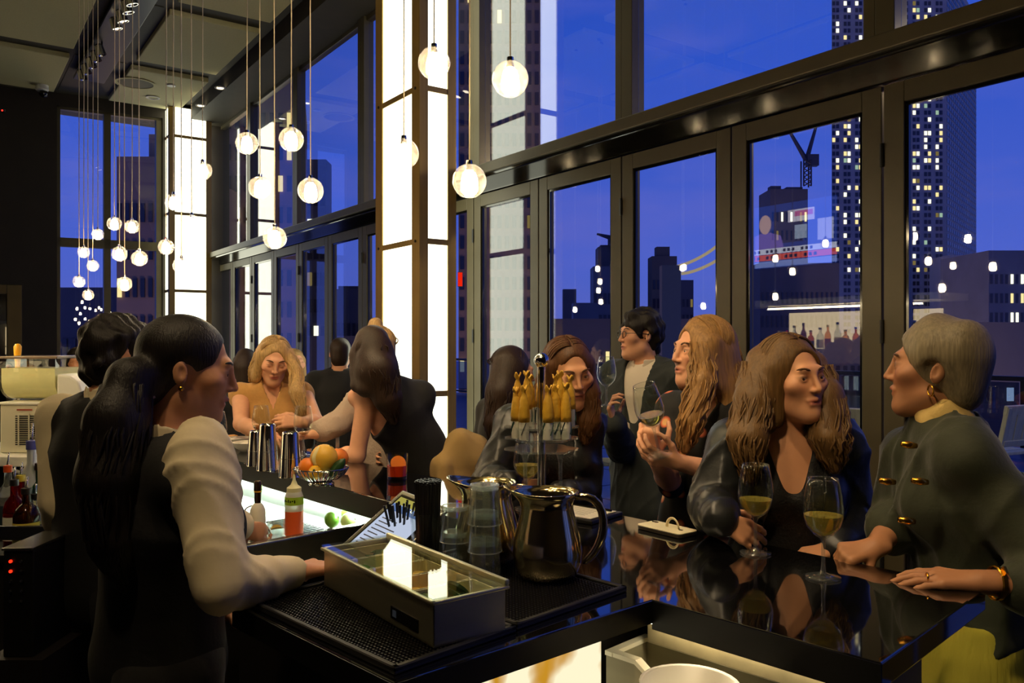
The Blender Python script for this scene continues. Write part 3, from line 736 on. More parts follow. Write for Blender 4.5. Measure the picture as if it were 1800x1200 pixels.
bar_mat(1.055, 1.55, 1.068, 1.40, 'black pimpled rubber bar mat under the pitcher and tumblers')
MZ = BZ + .012

# garnish tray
fr_ = BP(1.071, .884); rr_ = BP(1.508, .949)
ax = (rr_ - fr_); Lt = ax.length; ax.normalize(); ay = V((ax.y, -ax.x, 0))   # ay points to +b
TRAY = thing('garnish_tray', 'steel garnish tray with clear lid and fruit compartments on the rubber mat', 'tray', (0, 0, 0))
org = V((fr_.x, fr_.y, MZ)); Wt = .15; Ht = .078
Lt = .45
TRAY.location = org
def tp(x, y, z): return org + ax * x + ay * y + V((0, 0, z))
Rt = Matrix(((ax.x, ay.x, 0), (ax.y, ay.y, 0), (0, 0, 1)))
def tbox(m, x0, x1, y0, y1, z0, z1): return m.box(tp((x0 + x1) / 2, (y0 + y1) / 2, (z0 + z1) / 2), (x1 - x0, y1 - y0, z1 - z0), Rt)
MT['tray_steel'] = mat('satin_tray_steel', (190, 186, 158), .32, .92, noise=.06, nscale=5, stretch=(1, 1, 10))
q = M(); tbox(q, 0, Lt, 0, .004, 0, Ht); q.build('side_wall', MT['tray_steel'], TRAY, bevel=.0015)
q = M(); tbox(q, 0, Lt, Wt - .004, Wt, 0, Ht); q.build('side_wall', MT['tray_steel'], TRAY, bevel=.0015)
q = M(); tbox(q, 0, .004, 0, Wt, 0, Ht); q.build('end_wall', MT['tray_steel'], TRAY, bevel=.0015)
q = M(); tbox(q, Lt - .004, Lt, 0, Wt, 0, Ht); q.build('end_wall', MT['tray_steel'], TRAY, bevel=.0015)
q = M(); tbox(q, 0, Lt, 0, Wt, 0.001, .004); q.build('tray_floor', MT['tray_steel'], TRAY)
q = M()
for y in (-.006, Wt - .004): tbox(q, -.006, Lt + .006, y, y + .010, Ht - .004, Ht + .002)
for x in (-.006, Lt - .004): tbox(q, x, x + .010, -.006, Wt + .006, Ht - .004, Ht + .002)
q.build('rolled_rim', MT['tray_steel'], TRAY, bevel=.002)
MT['insert'] = mat('cream_plastic_insert', (236, 228, 190), .4)
contents = ['cucumber', 'lemon', 'onion', 'lime', 'mint']
cw = (Lt - .02) / 5
for i in range(5):
    x0 = .01 + i * cw; x1 = x0 + cw - .004
    q = M(); tbox(q, x0, x1, .008, Wt - .008, .006, .010)
    tbox(q, x0, x0 + .003, .008, Wt - .008, .008, Ht - .006); tbox(q, x1 - .003, x1, .008, Wt - .008, .008, Ht - .006)
    tbox(q, x0, x1, .008, .011, .008, Ht - .006); tbox(q, x0, x1, Wt - .011, Wt - .008, .008, Ht - .006)
    q.build('compartment', MT['insert'], TRAY)
q = M(); tbox(q, -.004, Lt + .004, -.004, Wt + .004, Ht + .004, Ht + .007); q.build('clear_lid', glass_mat('clear_lid_plastic', (248, 250, 244), 1.38), TRAY)
q = M(); tbox(q, -.002, Lt + .002, Wt - .002, Wt + .008, Ht + .002, Ht + .012); q.build('hinge_bar', MT['tray_steel'], TRAY, bevel=.002)
q = M(); tbox(q, .05, .15, -.0015, 0, .012, .034); lb = q.build('name_plate', MT['gloss_black'], TRAY)
q = M(); tbox(q, .128, .142, -.0022, -.0014, .017, .029); q.build('emblem', mat('plate_blue', (90, 110, 150), .5), lb)
MT['cuc'] = mat('cucumber_flesh', (150, 176, 110), .4, noise=.15, nscale=40); MT['cuc_skin'] = mat('cucumber_skin', (34, 66, 28), .4, noise=.3, nscale=30)
MT['lemon'] = mat('lemon_peel', (232, 178, 30), .4, noise=.06, bump=.3, bscale=300); MT['orange'] = mat('orange_peel', (238, 128, 22), .38, noise=.06, bump=.3, bscale=260)
MT['lemon_flesh'] = mat('lemon_flesh', (245, 205, 80), .35, noise=.1, nscale=60)
MT['lime'] = mat('lime_peel', (96, 150, 40), .35, noise=.15, nscale=20, bump=.2, bscale=250); MT['mint'] = mat('mint_leaf', (44, 86, 40), .5, noise=.25, nscale=30)
for k in range(6):
    p = tp(.03 + (k % 3) * .022, .035 + (k // 3) * .05 + .01 * (k % 2), .040 + .005 * k)
    R = Matrix.Rotation(.5 * k, 3, 'Z') @ Matrix.Rotation(.4 + .2 * (k % 3), 3, 'X')
    T = thing('cucumber_slice', 'round cucumber slice in the nearest compartment of the garnish tray', 'vegetable', p, group='cucumber slices in the tray')
    M().lathe([(.020, -.003), (.020, .003)], 20, (0, 0, 0), R).build('flesh', MT['cuc'], T, world=False)
    M().lathe([(.0205, -.0032), (.0225, -.003), (.0225, .003), (.0205, .0032)], 20, (0, 0, 0), R, cap=False).build('skin', MT['cuc_skin'], T, world=False)
def wedge(r, R, m_):
    vs = []; fs = []
    n = 7; mm = 8
    for i in range(n + 1):
        ph = -PI / 3.4 + 2 * PI / 3.4 * i / n
        for j in range(mm + 1):
            th = PI * j / mm
            vs.append(R @ V((r * 1.25 * math.cos(th), r * math.sin(th) * math.sin(ph), r * math.sin(th) * math.cos(ph))))
    for i in range(n):
        for j in range(mm):
            a = i * (mm + 1) + j; fs.append((a, a + 1, a + mm + 2, a + mm + 1))
    fs.append(tuple(range(mm + 1))[::-1]); fs.append(tuple(range(n * (mm + 1), (n + 1) * (mm + 1))))
    return m_.add(vs, fs)
for (comp, nm, mt_, nlab) in ((1, 'lemon_wedge', 'lemon', 'yellow lemon wedge in the second compartment of the garnish tray'), (2, 'lemon_wedge', 'lemon_flesh', 'pale lemon wedge in the middle compartment of the garnish tray'), (3, 'lime_wedge', 'lime', 'green lime wedge in the fourth compartment of the garnish tray')):
    for k in range(7):
        p = tp(.01 + comp * cw + .022 + (k % 3) * .019, .03 + (k // 3) * .035 + .012 * (k % 2), .036 + .0035 * k)
        R = Matrix.Rotation(k * 1.3, 3, 'Z') @ Matrix.Rotation(k * .7, 3, 'X')
        o = wedge(.022, R, M()).build(nm, MT[mt_], None, smooth=True); o.location = p
        tag(o, nlab, 'fruit', 'wedges: ' + nlab)
for k in range(22):
    p = tp(.01 + 4 * cw + .012 + rng.random() * .06, .025 + rng.random() * .1, .045 + rng.random() * .02)
    R = rotz(rng.random() * 6) @ Matrix.Rotation(rng.random() * 1.2 - .6, 3, 'X')
    vs = [V((0, -.022, 0)), V((.011, -.006, .003)), V((.009, .010, .003)), V((0, .024, 0)), V((-.009, .010, .003)), V((-.011, -.006, .003)), V((0, 0, -.002))]
    m_ = M(); m_.add([R @ x for x in vs], [(6, 0, 1), (6, 1, 2), (6, 2, 3), (6, 3, 4), (6, 4, 5), (6, 5, 0)])
    o = m_.build('mint_leaf', MT['mint']); o.location = p; so = o.modifiers.new('thick', 'SOLIDIFY'); so.thickness = .0012
    tag(o, 'dark green mint leaf in the farthest compartment of the garnish tray', 'leaf', 'mint leaves in the tray')

# glassware
MT['clear'] = glass_mat('clear_glass', (250, 252, 250), 1.48)
MT['wine_white'] = mat('white_wine', (222, 202, 96), .03, trans=.7, ior=1.34)
MT['wine_rose'] = mat('rose_wine', (236, 160, 96), .03, trans=.7, ior=1.34)
MT['rim_glass'] = glass_mat('tumbler_glass', (244, 248, 246), 1.8); MT['bright_rim'] = glass_mat('glass_rim', (240, 246, 244), 2.6)
def glint_mix(m, k):     # pale diffuse mix standing in for highlights and caustics in the glass
    t = m.node_tree; mx0 = [n for n in t.nodes if n.type == 'MIX_SHADER'][0]; out = [n for n in t.nodes if n.type == 'OUTPUT_MATERIAL'][0]
    df = nn(t, 'ShaderNodeBsdfTranslucent'); df2 = nn(t, 'ShaderNodeBsdfDiffuse'); a = nn(t, 'ShaderNodeAddShader'); m2 = nn(t, 'ShaderNodeMixShader'); m2.inputs[0].default_value = k
    df.inputs[0].default_value = (.45, .46, .45, 1); df2.inputs[0].default_value = (.45, .46, .45, 1)
    t.links.new(df.outputs[0], a.inputs[0]); t.links.new(df2.outputs[0], a.inputs[1])
    t.links.new(mx0.outputs[0], m2.inputs[1]); t.links.new(a.outputs[0], m2.inputs[2]); t.links.new(m2.outputs[0], out.inputs[0])
glint_mix(MT['bright_rim'], .19); glint_mix(MT['rim_glass'], .03)
MT['stem_glass'] = glass_mat('stem_glass', (242, 246, 244), 1.9); glint_mix(MT['stem_glass'], .05)
wg_prof = [(.037, 0), (.038, .003), (.020, .006), (.006, .012), (.0042, .03), (.0042, .078), (.007, .088), (.022, .098), (.036, .115), (.0425, .135), (.0435, .150), (.041, .178), (.036, .205), (.0325, .222), (.0315, .222), (.035, .204), (.0400, .178), (.0424, .150), (.0412, .136), (.035, .1165), (.021, .100), (.006, .093), (0, .0925)]
def wine_glass(p, label, fill=.05, sc=1.0, R=None, liquid='wine_white', name='wine_glass'):
    T = thing(name, label, 'glass', p, group='stemmed wine glasses')
    sc3 = sc
    def tr(pr): return [(r * sc3, z * sc3) for r, z in pr]
    M().lathe(tr(wg_prof[:8]), 32, (0, 0, 0), R, cap=False).build('stem', MT['stem_glass'], T, smooth='all', world=False)
    M().lathe(tr(wg_prof[7:]), 32, (0, 0, 0), R, cap=False).build('glass_bowl', MT['clear'], T, smooth='all', world=False)
    Rr = R if R is not None else Matrix.Identity(3)
    M().tube([Rr @ V((.032 * sc3 * math.cos(2 * PI * k / 32), .032 * sc3 * math.sin(2 * PI * k / 32), .222 * sc3)) for k in range(33)], .0008, 5).build('rim', MT['stem_glass'], T, smooth='all', world=False)
    if fill:
        zt = .094 + fill
        pr = [(0, .0935), (.006, .094), (.0205, .101)]
        for r, z in ((.0345, .1175), (.0405, .136), (.0418, .150)):
            if z < zt - .002: pr.append((r, z))
        # radius at the top by interpolation
        zz = [.094, .101, .1175, .136, .150, .178]; rrr = [.006, .0205, .0345, .0405, .0418, .0395]
        pr.append((float(np.interp(zt, zz, rrr)), zt)); pr.append((0, zt))
        M().lathe(tr(pr), 32, (0, 0, 0), R).build('wine', MT[liquid], T, smooth=True, world=False)
    return T
wine_glass(PZ(1328, 972, BZ + .001), 'glass of white wine held by the fingers of the brunette in the leather jacket', .042)
wine_glass(PZ(1447, 1015, BZ + .001), 'glass of white wine standing free nearest the bar end', .047)
def at_bar(u, Y): p = P(u, 600, Y); p.z = BZ + .001; return p
wine_glass(at_bar(459, 3.92), 'glass of rose wine in front of the woman in tan', .035, 1.0, None, 'wine_rose')
wine_glass(at_bar(533, 3.80), 'nearly empty wine glass before the hands of the woman in tan', .008, 1.03, None, 'wine_rose')
wine_glass(at_bar(381, 3.6), 'empty wine glass partly hidden by the face of the bartender with a ponytail', 0, 1.0)

MT['thick_glass'] = mat('thick_clear_glass', (252, 254, 252), .0, trans=1.0, ior=1.46)
# tumblers upside down in stacks
tum = [(.030, 0), (.031, .002), (.034, .05), (.038, .086), (.0365, .086), (.0325, .05), (.029, .010), (0, .008)]
def tumbler(p, label, flip=True, sc=1.0):
    T = thing('tumbler', label, 'glass', p, group='upturned tumblers')
    pr = [(r * sc, z * sc) for r, z in tum]
    if flip: pr = [(r, .086 * sc - z) for r, z in pr]
    M().lathe(pr, 28, cap=False).build('glass_body', MT['rim_glass'], T, smooth=True, world=False)
    M().lathe([(.0295 * sc, (.077 if flip else .001) * sc), (.0298 * sc, (.085 if flip else .009) * sc)], 28).build('thick_base', MT['bright_rim'], T, smooth=True, world=False)
    for zz, rr, th in (((0.001 if flip else .085), .0375, .0014), ((.0845 if flip else .002), .0305, .0020), ((.076 if flip else .010), .0300, .0012)):
        M().tube([(rr * sc * math.cos(2 * PI * k / 28), rr * sc * math.sin(2 * PI * k / 28), zz * sc) for k in range(29)], th * sc, 6).build('rim', MT['bright_rim'], T, smooth='all', world=False)
    return T
p = PZ(852, 1016, MZ)
for k, w in enumerate(('lowest', 'middle', 'topmost')): tumbler(V((p.x, p.y, MZ + k * .060)), 'upturned glass tumbler beside the front pitcher, %s of the taller stack' % w)
p = PZ(800, 996, MZ)
for k, w in enumerate(('lower', 'upper')): tumbler(V((p.x, p.y, MZ + k * .060)), 'upturned glass tumbler by the black straws, %s of the shorter stack' % w, sc=.95)

# straws
def straw_holder(p, r, h, label, n, hs, spread, rs, grp):
    T = thing('straw_holder', label, 'container', p)
    M().lathe([(r * .86, 0), (r, h), (r - .0025, h), (r * .86 - .002, .006), (0, .005)], 28).build('glass_body', MT['clear'], T, smooth=True, world=False)
    m = M(); k = 0
    for i in range(n):
        rad = (r * .8 - .004) * math.sqrt((i + .5) / n); a = i * 2.39996
        x, y = rad * math.cos(a), rad * math.sin(a)
        hh = hs * (1 + .02 * math.sin(i * 3.1))
        o = M().tube([(x * .8, y * .8, .008), (x * spread, y * spread, hh)], rs, 6)
        if n <= 30: oo = o.build('straw', MT['black_plastic'], None); oo.location = p; tag(oo, 'black plastic straw standing in the small glass', 'straw', grp)
        else: m.add(o.v, o.f)
    if m.v:
        oo = m.build('straws', MT['black_plastic'], None); oo.location = p; tag(oo, 'dense bundle of tall black straws in the clear container', 'straws', kind='stuff')
p = PZ(752, 984, MZ); straw_holder(p, .042, .115, 'clear glass container packed with tall black straws', 150, .186, 1.02, .0028, 'tall black straws')
p = P(704, 950, 2.03); p.z = BZ + .001; straw_holder(p, .026, .055, 'small glass with a loose handful of short black straws', 14, .128, 2.7, .0032, 'short black straws')

# steel bell pitchers
MT['pitcher'] = mat('polished_pitcher_steel', (226, 206, 156), .13, 1.0, bump=.02, bscale=12)
def pitcher(p, rz, label, sc=1.0):
    T = thing('pitcher', label, 'pitcher', p, rz, 'steel bell pitchers')
    prof = [(.052, 0), (.062, .004), (.072, .03), (.0745, .055), (.071, .085), (.062, .12), (.056, .145), (.0555, .158), (.060, .170), (.068, .182), (.0665, .183), (.058, .171), (.0535, .158), (.054, .145), (.060, .12), (.069, .085), (.0725, .055), (.070, .03), (.060, .008), (0, .006)]
    m = M().lathe(prof, 40, cap=True)
    vs = []
    for x, y, z in m.v:
        if z > .15:
            a = math.atan2(y, x); k = max(0, math.cos(a)) ** 6 * (z - .15) / .033
            d = 1 + .42 * k; x, y = x * d, y * d; z += .010 * k
            k2 = max(0, math.cos(a)) ** 6
        vs.append((x * sc, y * sc, z * sc))
    m.v = vs; m.build('body', MT['pitcher'], T, smooth='all', world=False)
    hp = [(-.056, 0, .168), (-.085, 0, .176), (-.112, 0, .160), (-.122, 0, .125), (-.118, 0, .085), (-.100, 0, .050), (-.074, 0, .028)]
    m = M().tube([tuple(c * sc for c in q) for q in hp], [.006, .0075, .008, .008, .008, .0075, .006], 12, flat=1.3); m.build('handle', MT['pitcher'], T, smooth='all', world=False, sub=1)
    return T
p = PZ(962, 1012, MZ); pitcher(p, math.radians(172), 'polished steel bell pitcher in front on the bar mat', 1.03)
p = P(856, 852, 1.93); p.z = MZ; pitcher(p, math.radians(170), 'polished steel bell pitcher behind the upturned tumblers', 1.03)

# acrylic tiered stand with wrapped shots
p0 = at_bar(952, 2.2)
ST = thing('tiered_stand', 'clear tiered serving stand with chrome ball finial behind the front pitcher', 'stand', p0)
M().lathe([(.09, 0), (.09, .008), (.02, .012), (0, .012)], 36).build('base', MT['clear'], ST, smooth=True, world=False)
M().lathe([(.0112, .01), (.0112, .465)], 20).build('pole', MT['chrome'], ST, smooth=True, world=False)
M().sph((0, 0, .478), .0205, 24, 16).build('ball_finial', MT['chrome'], ST, smooth=True, world=False)
MT['acryl'] = glass_mat('acrylic_disc', (225, 235, 228), 1.7)
def scallop(z, r, m_):
    n = 64
    poly = [((r + .008 * math.cos(6 * 2 * PI * i / n)) * math.cos(2 * PI * i / n), (r + .008 * math.cos(6 * 2 * PI * i / n)) * math.sin(2 * PI * i / n)) for i in range(n)]
    return m_.prism(poly, z, z + .005)
for z in (.298, .268, .238): scallop(z, .092, M()).build('tier_disc', MT['stem_glass'], ST, world=False)
for x in (-.044, .050):
    M().lathe([(.028, .234), (.010, .226), (.005, .205), (.005, .03), (.010, .008)], 16, (x, -.01, 0), cap=False).build('glass_leg', MT['stem_glass'], ST, smooth='all', world=False)
MT['kraft'] = mat('mustard_twist_paper', (206, 160, 40), .6, noise=.12, nscale=30, bump=.5, bscale=120)
MT['shot_label'] = mat('pale_label', (214, 214, 200), .5); MT['shot_green'] = mat('dark_green_print', (22, 60, 52), .5)
shots = [(-.068, -.035), (-.048, -.066), (-.040, -.02), (-.030, .045), (.014, -.074), (.0, .055), (.040, .04), (.036, -.045), (.062, -.052), (.076, -.01), (-.064, .02), (.05, .0)]
for i, (x, y) in enumerate(shots):
    back = y > -.03
    z0 = (.304 if back else .274)
    if back: z0 = .304
    ang_ = ['front', 'second', 'third', 'fourth', 'fifth', 'sixth', 'seventh', 'eighth', 'ninth', 'tenth', 'eleventh', 'last'][sorted(range(12), key=lambda q: shots[q][0]).index(i)]
    T = thing('wrapped_shot', 'mustard paper twisted shot on the tiered stand, %s counted from the left' % ang_.replace('front', 'first'), 'shot', (p0.x + x, p0.y + y, p0.z + z0), rng.random() * 6, 'wrapped shots on the tiered stand')
    h = .062 + .006 * (i % 3)
    M().lathe([(.0125, 0), (.013, .002), (.013, .05)], 16).build('labelled_base', MT['shot_label'], T, smooth=True, world=False)
    vs = M()
    for a in (0.3, 2.2, 4.4):
        vs.tube([(.0131 * math.cos(a + k * .25), .0131 * math.sin(a + k * .25), .012 + k * .008) for k in range(5)], .0032, 5, flat=.25)
    vs.build('green_print', MT['shot_green'], T, world=False)
    m = M().lathe([(.0142, .045), (.0148, .06), (.0140, .045 + h * .45), (.0115, .045 + h * .8), (.0075, .045 + h), (.0042, .045 + h + .010), (.0055, .045 + h + .016), (.0100, .045 + h + .023), (.007, .045 + h + .024), (0, .045 + h + .018)], 14)
    m.v = [(vx * (1 + .10 * math.sin(5 * math.atan2(vy, vx) + vz * 90)), vy * (1 + .10 * math.sin(5 * math.atan2(vy, vx) + vz * 90)), vz + (.006 * math.sin(3 * math.atan2(vy, vx) + i) if vz > .045 + h + .015 else 0)) for vx, vy, vz in m.v]
    m.build('paper_twist', MT['kraft'], T, smooth='all', world=False)

# phone, bill tray
pc = PZ(1172, 932, BZ + .004); dr = (PZ(1213, 940, BZ) - PZ(1132, 921, BZ)); dr.normalize()
PH = thing('phone', 'white cased phone with a ring grip lying on the black bar', 'phone', (pc.x, pc.y, BZ + .0005))
ang = math.atan2(dr.y, dr.x); Rp = rotz(ang)
def rrect(L, Wd, r, n=5):
    out = []
    for (cx, cy, a0) in ((L / 2 - r, Wd / 2 - r, 0), (-L / 2 + r, Wd / 2 - r, PI / 2), (-L / 2 + r, -Wd / 2 + r, PI), (L / 2 - r, -Wd / 2 + r, 1.5 * PI)):
        for k in range(n + 1):
            a = a0 + PI / 2 * k / n; out.append((cx + r * math.cos(a), cy + r * math.sin(a)))
    return out
def rot2(poly, R): return [(float((R @ V((x, y, 0))).x), float((R @ V((x, y, 0))).y)) for x, y in poly]
M().prism(rot2(rrect(.158, .078, .012), Rp), 0, .010).build('body', mat('dark_phone_edge', (40, 34, 26), .3), PH, world=False, bevel=.002)
M().prism(rot2(rrect(.159, .079, .012), Rp), .010, .0135).build('back_cover', mat('pale_marble_case', (214, 206, 176), .4, noise=.1, nscale=25), PH, world=False, bevel=.0015)
q = M().prism([(x + (Rp @ V((-.062, .022, 0))).x, y + (Rp @ V((-.062, .022, 0))).y) for x, y in rot2(rrect(.022, .010, .004), Rp)], .0135, .0148); q.build('camera_lens', MT['gloss_black'], PH, world=False)
q = M().prism([(x + (Rp @ V((.05, .0, 0))).x, y + (Rp @ V((.05, .0, 0))).y) for x, y in rot2(rrect(.012, .010, .004), Rp)], .0135, .0142); q.build('logo_dot', MT['bronze'], PH, world=False)
rg_ = M().tube([Rp @ V((.018 + .021 * math.cos(PI * k / 12), .004, .014 + .026 * math.sin(PI * k / 12))) for k in range(13)], .0042, 8, flat=.6); rg_.build('ring_grip', mat('ring_grip', (220, 205, 160), .35), PH, smooth='all', world=False)
pc = PZ(1010, 905, BZ)
BT = thing('bill_tray', 'dark bill tray with a white receipt behind the front pitcher', 'tray', (pc.x, pc.y, BZ + .0005), PI / 4 + .1)
M().box((0, 0, .006), (.17, .24, .012)).build('tray_base', MT['black_plastic'], BT, world=False, bevel=.003)
M().box((0, 0, .0135), (.14, .21, .002)).build('receipt', mat('receipt_paper', (225, 220, 205), .8), BT, world=False)
m = M()
for k in range(6): m.box((-.04 + k * .016, .0, .0147), (.002, .13, .0003))
o = m.build('print', mat('receipt_print', (90, 90, 90), .8), BT, world=False); o['kind'] = 'stuff'
M().tube([(.05, -.1, .018), (.06, .05, .018)], .004, 8).build('pen', MT['gloss_black'], BT, world=False)

# tablet
BL = P(590, 966, 2.0); e1 = V((.144, .144, .12)); e2 = V((.66, -.66, -.1)).normalized() * .185
nr = e2.cross(e1).normalized()
TB = thing('tablet', 'tilted tablet with a grey frame and glowing order screen behind the garnish tray', 'tablet', BL)
def quad_slab(o, a, b, n_, th): return M().extrude([o, o + a, o + a + b, o + b], n_ * th)
nu = nr if nr.z > 0 else -nr
quad_slab(BL, e1, e2, -nu, .012).build('frame', MT['steel'], TB, bevel=.003)
s0 = BL + e1 * .06 + e2 * .08 + nu * .0006
quad_slab(s0, e1 * .88, e2 * .84, nu, .001).build('bezel', MT['gloss_black'], TB)
s1 = BL + e1 * .10 + e2 * .12 + nu * .002
scr = quad_slab(s1, e1 * .80, e2 * .76, nu, .0005).build('screen', emit_mat('screen_white', (205, 216, 240), .75), TB)
quad_slab(s1 + e1 * .70 + nu * .0006, e1 * .10, e2 * .76, nu, .0003).build('header_bar', emit_mat('screen_yellow', (200, 190, 90), .6), scr)
quad_slab(s1 + e1 * .60 + nu * .0006, e1 * .09, e2 * .76, nu, .0003).build('blue_bar', emit_mat('screen_blue', (110, 140, 200), .6), scr)
tx = M()
for k in range(8):
    o_ = s1 + e1 * (.08 + k * .055) + e2 * .06 + nu * .0006; tx2 = quad_slab(o_, e1 * .014, e2 * (.22 + .1 * (k % 3)), nu, .0003); tx.add(tx2.v, tx2.f)
o = tx.build('text_lines', mat('screen_ink', (60, 66, 90), .6), scr); o['kind'] = 'stuff'
mid = BL + e1 * .55 + e2 * .5
M().extrude([(mid.x - .05, mid.y, BZ + .001), (mid.x + .05, mid.y, BZ + .001), (mid.x + .03, mid.y, mid.z - .012), (mid.x - .03, mid.y, mid.z - .012)], (0, .012, 0)).build('stand', MT['black_plastic'], TB)

# shakers, pint glass, fruit bowl, rocks glass, dishes
def shaker(p, label, h=.178, r0=.030, r1=.044, up=False):
    T = thing('shaker_tin', label, 'shaker', p, group='steel shaker tins')
    a, b = (r1, r0)
    M().lathe([(a, 0), (a + .0008, .002), (a * .985, .006), (b + .002, h - .008), (b, h - .002), (b - .003, h), (b - .006, h - .003), (0, h - .004)], 28).build('body', MT['chrome'], T, smooth=True, world=False)
    M().lathe([(a * .93 + .0012, h * .42), (a * .93 + .0016, h * .425), (a * .93 + .0012, h * .43)], 28, cap=False).build('band', MT['steel'], T, smooth=True, world=False)
shaker(PZ(450, 818, BZ + .001), 'short steel shaker tin, nearest the bartender with a ponytail', .150, .026, .040)
shaker(PZ(470, 826, BZ + .001), 'tall steel shaker tin standing behind the pint glass', .190)
shaker(PZ(510, 838, BZ + .001), 'tall steel shaker tin between the pint glass and the fruit bowl', .176)
p = PZ(487, 830, BZ + .001)
T = thing('pint_glass', 'clear mixing pint glass among the steel shaker tins', 'glass', p)
M().lathe([(.029, 0), (.030, .003), (.041, .13), (.0395, .13), (.028, .016), (0, .012)], 28, cap=False).build('glass_body', MT['clear'], T, smooth=True, world=False)
M().lathe([(.027, .001), (.028, .012)], 28).build('thick_base', MT['clear'], T, world=False)
p = PZ(565, 851, BZ + .001); fb = p
T = thing('fruit_bowl', 'footed openwork wire fruit bowl on the counter edge', 'bowl', p)
M().lathe([(.046, 0), (.048, .004), (.038, .014), (.032, .016), (.040, .018), (.030, .017)], 32, cap=False).build('foot', MT['chrome'], T, smooth='all', world=False)
M().tube([(.098 * math.cos(2 * PI * k / 40), .098 * math.sin(2 * PI * k / 40), .062) for k in range(41)], .0028, 6).build('rim', MT['chrome'], T, smooth='all', world=False)
M().lathe([(.035, .018), (.0, .017)], 24).build('floor_disc', MT['chrome'], T, world=False)
for k in range(30):
    a = 2 * PI * k / 30
    M().tube([(r * math.cos(a), r * math.sin(a), z) for r, z in ((.036, .018), (.062, .024), (.084, .040), (.098, .062))], .0022, 5, flat=1.8).build('rib', MT['chrome'], T, smooth='all', world=False)
def fruit(name, c, r, mt, label, sc=(1, 1, 1), stem=True, R=None):
    T = thing(name, label, 'fruit', c)
    M().sph((0, 0, 0), r, 24, 16, sc, R).build('flesh', MT[mt], T, smooth='all', world=False)
    if stem: M().lathe([(.005, 0), (.004, .002), (0, .0015)], 8, (R @ V((0, 0, r * sc[2] * .99)) if R else (0, 0, r * sc[2] * .985)), R).build('stem_scar', MT['cuc_skin'], T, world=False)
    return T
MT['grapefruit'] = mat('grapefruit_peel', (236, 184, 60), .38, noise=.06, bump=.25, bscale=220)
g = fruit('grapefruit', fb + V((.012, -.01, .100)), .050, 'grapefruit', 'large yellow grapefruit with a strip of peel cut away, on the fruit bowl', R=Matrix.Rotation(.5, 3, 'Y'))
pm = M()   # pith strip where the peel is missing
for i in range(9):
    th = .5 + i * .22
    for j in range(3):
        ph = -2.35 + j * .20 + .05 * math.sin(i)
        pm.v.append((.0505 * math.sin(th) * math.cos(ph), .0505 * math.sin(th) * math.sin(ph), .0505 * math.cos(th)))
for i in range(8):
    for j in range(2): a = i * 3 + j; pm.f.append((a, a + 1, a + 4, a + 3))
o = pm.build('peeled_strip', mat('citrus_pith', (240, 222, 160), .6), g, smooth='all', world=False); so = o.modifiers.new('thick', 'SOLIDIFY'); so.thickness = .0015; so.offset = 1
fruit('orange', fb + V((-.045, -.012, .066)), .036, 'orange', 'orange at the rim of the fruit bowl beside the shaker tin')
fruit('orange', fb + V((.056, .032, .092)), .038, 'orange', 'orange behind the grapefruit in the fruit bowl')
fruit('avocado', fb + V((.066, -.035, .066)), .024, 'cuc_skin', 'dark green avocado leaning in the fruit bowl beside the grapefruit', (.8, .8, 1.75), True, Matrix.Rotation(.7, 3, 'Y'))
fruit('lemon', fb + V((-.01, -.045, .052)), .026, 'lemon', 'yellow lemon low in the fruit bowl behind the ribs', (1, 1, 1.2), True, Matrix.Rotation(1.2, 3, 'X'))
p = PZ(698, 843, BZ + .001)
T = thing('rocks_glass', 'rocks glass of red cocktail with an orange wheel and stirrer', 'glass', p)
M().lathe([(.036, 0), (.037, .003), (.0415, .10), (.0400, .10), (.0355, .014), (0, .012)], 32, cap=False).build('glass_body', MT['clear'], T, smooth=True, world=False)
M().lathe([(.0350, .016), (.0375, .055), (0, .055)], 32).build('drink', mat('red_cocktail', (244, 74, 22), .05, trans=.45, ior=1.33), T, smooth=True, world=False)
M().lathe([(.030, -.003), (.030, .003)], 24, (.006, -.012, .064), Matrix.Rotation(1.15, 3, 'X') @ Matrix.Rotation(.4, 3, 'Y')).build('orange_wheel', MT['orange'], T, world=False)
M().tube([(-.028, -.02, .085), (.02, .01, .02)], .0022, 6).build('stirrer', MT['black_plastic'], T, world=False)
p = at_bar(398, 4.30)
T = thing('plate', 'small white plate of toasted bites near the woman in tan', 'plate', p)
M().lathe([(.05, 0), (.09, .008), (.11, .014), (.108, .016), (.05, .006), (0, .006)], 32).build('dish', MT['white_plastic'], T, smooth=True, world=False)
MT['toast'] = mat('toasted_bread', (206, 150, 62), .7, noise=.3, nscale=40)
for k, (x, y, z, rz_) in enumerate(((.0, -.02, .016, .2), (.012, .012, .030, .7), (-.03, .02, .016, 1.1))):
    o = M().box((0, 0, .007), (.075, .05, .014), rotz(rz_)).build('sandwich', MT['toast'], None, bevel=.005); o.location = p + V((x, y, z - .008)); tag(o, 'golden toasted sandwich bite on the small white plate', 'food', 'toasted bites')
for k, (u, Y, lab) in enumerate(((418, 4.12, 'shallow white napkin dish beside the plate of bites'), (436, 3.95, 'shallow white bowl just behind the shaker tins'))):
    p = at_bar(u, Y); T = thing('white_dish', lab, 'dish', p)
    M().lathe([(.035, 0), (.06, .02), (.075, .045), (.073, .046), (.055, .02), (0, .006)], 32).build('dish', MT['white_plastic'], T, smooth=True, world=False)
    M().box((0, 0, .036), (.10, .06, .012), rotz(.7 + k)).build('napkin', mat('napkin%d' % k, (228, 222, 206), .8), T, world=False, bevel=.004)
p = at_bar(595, 3.95)
T = thing('knife', 'knife with a dark handle leaning upright in a glass behind the fruit bowl', 'knife', p)
M().tube([(0, 0, .09), (.012, 0, .17)], .008, 8).build('handle', MT['black_plastic'], T, world=False)
M().box((-.005, 0, .05), (.018, .002, .1)).build('blade', MT['steel'], T, world=False)

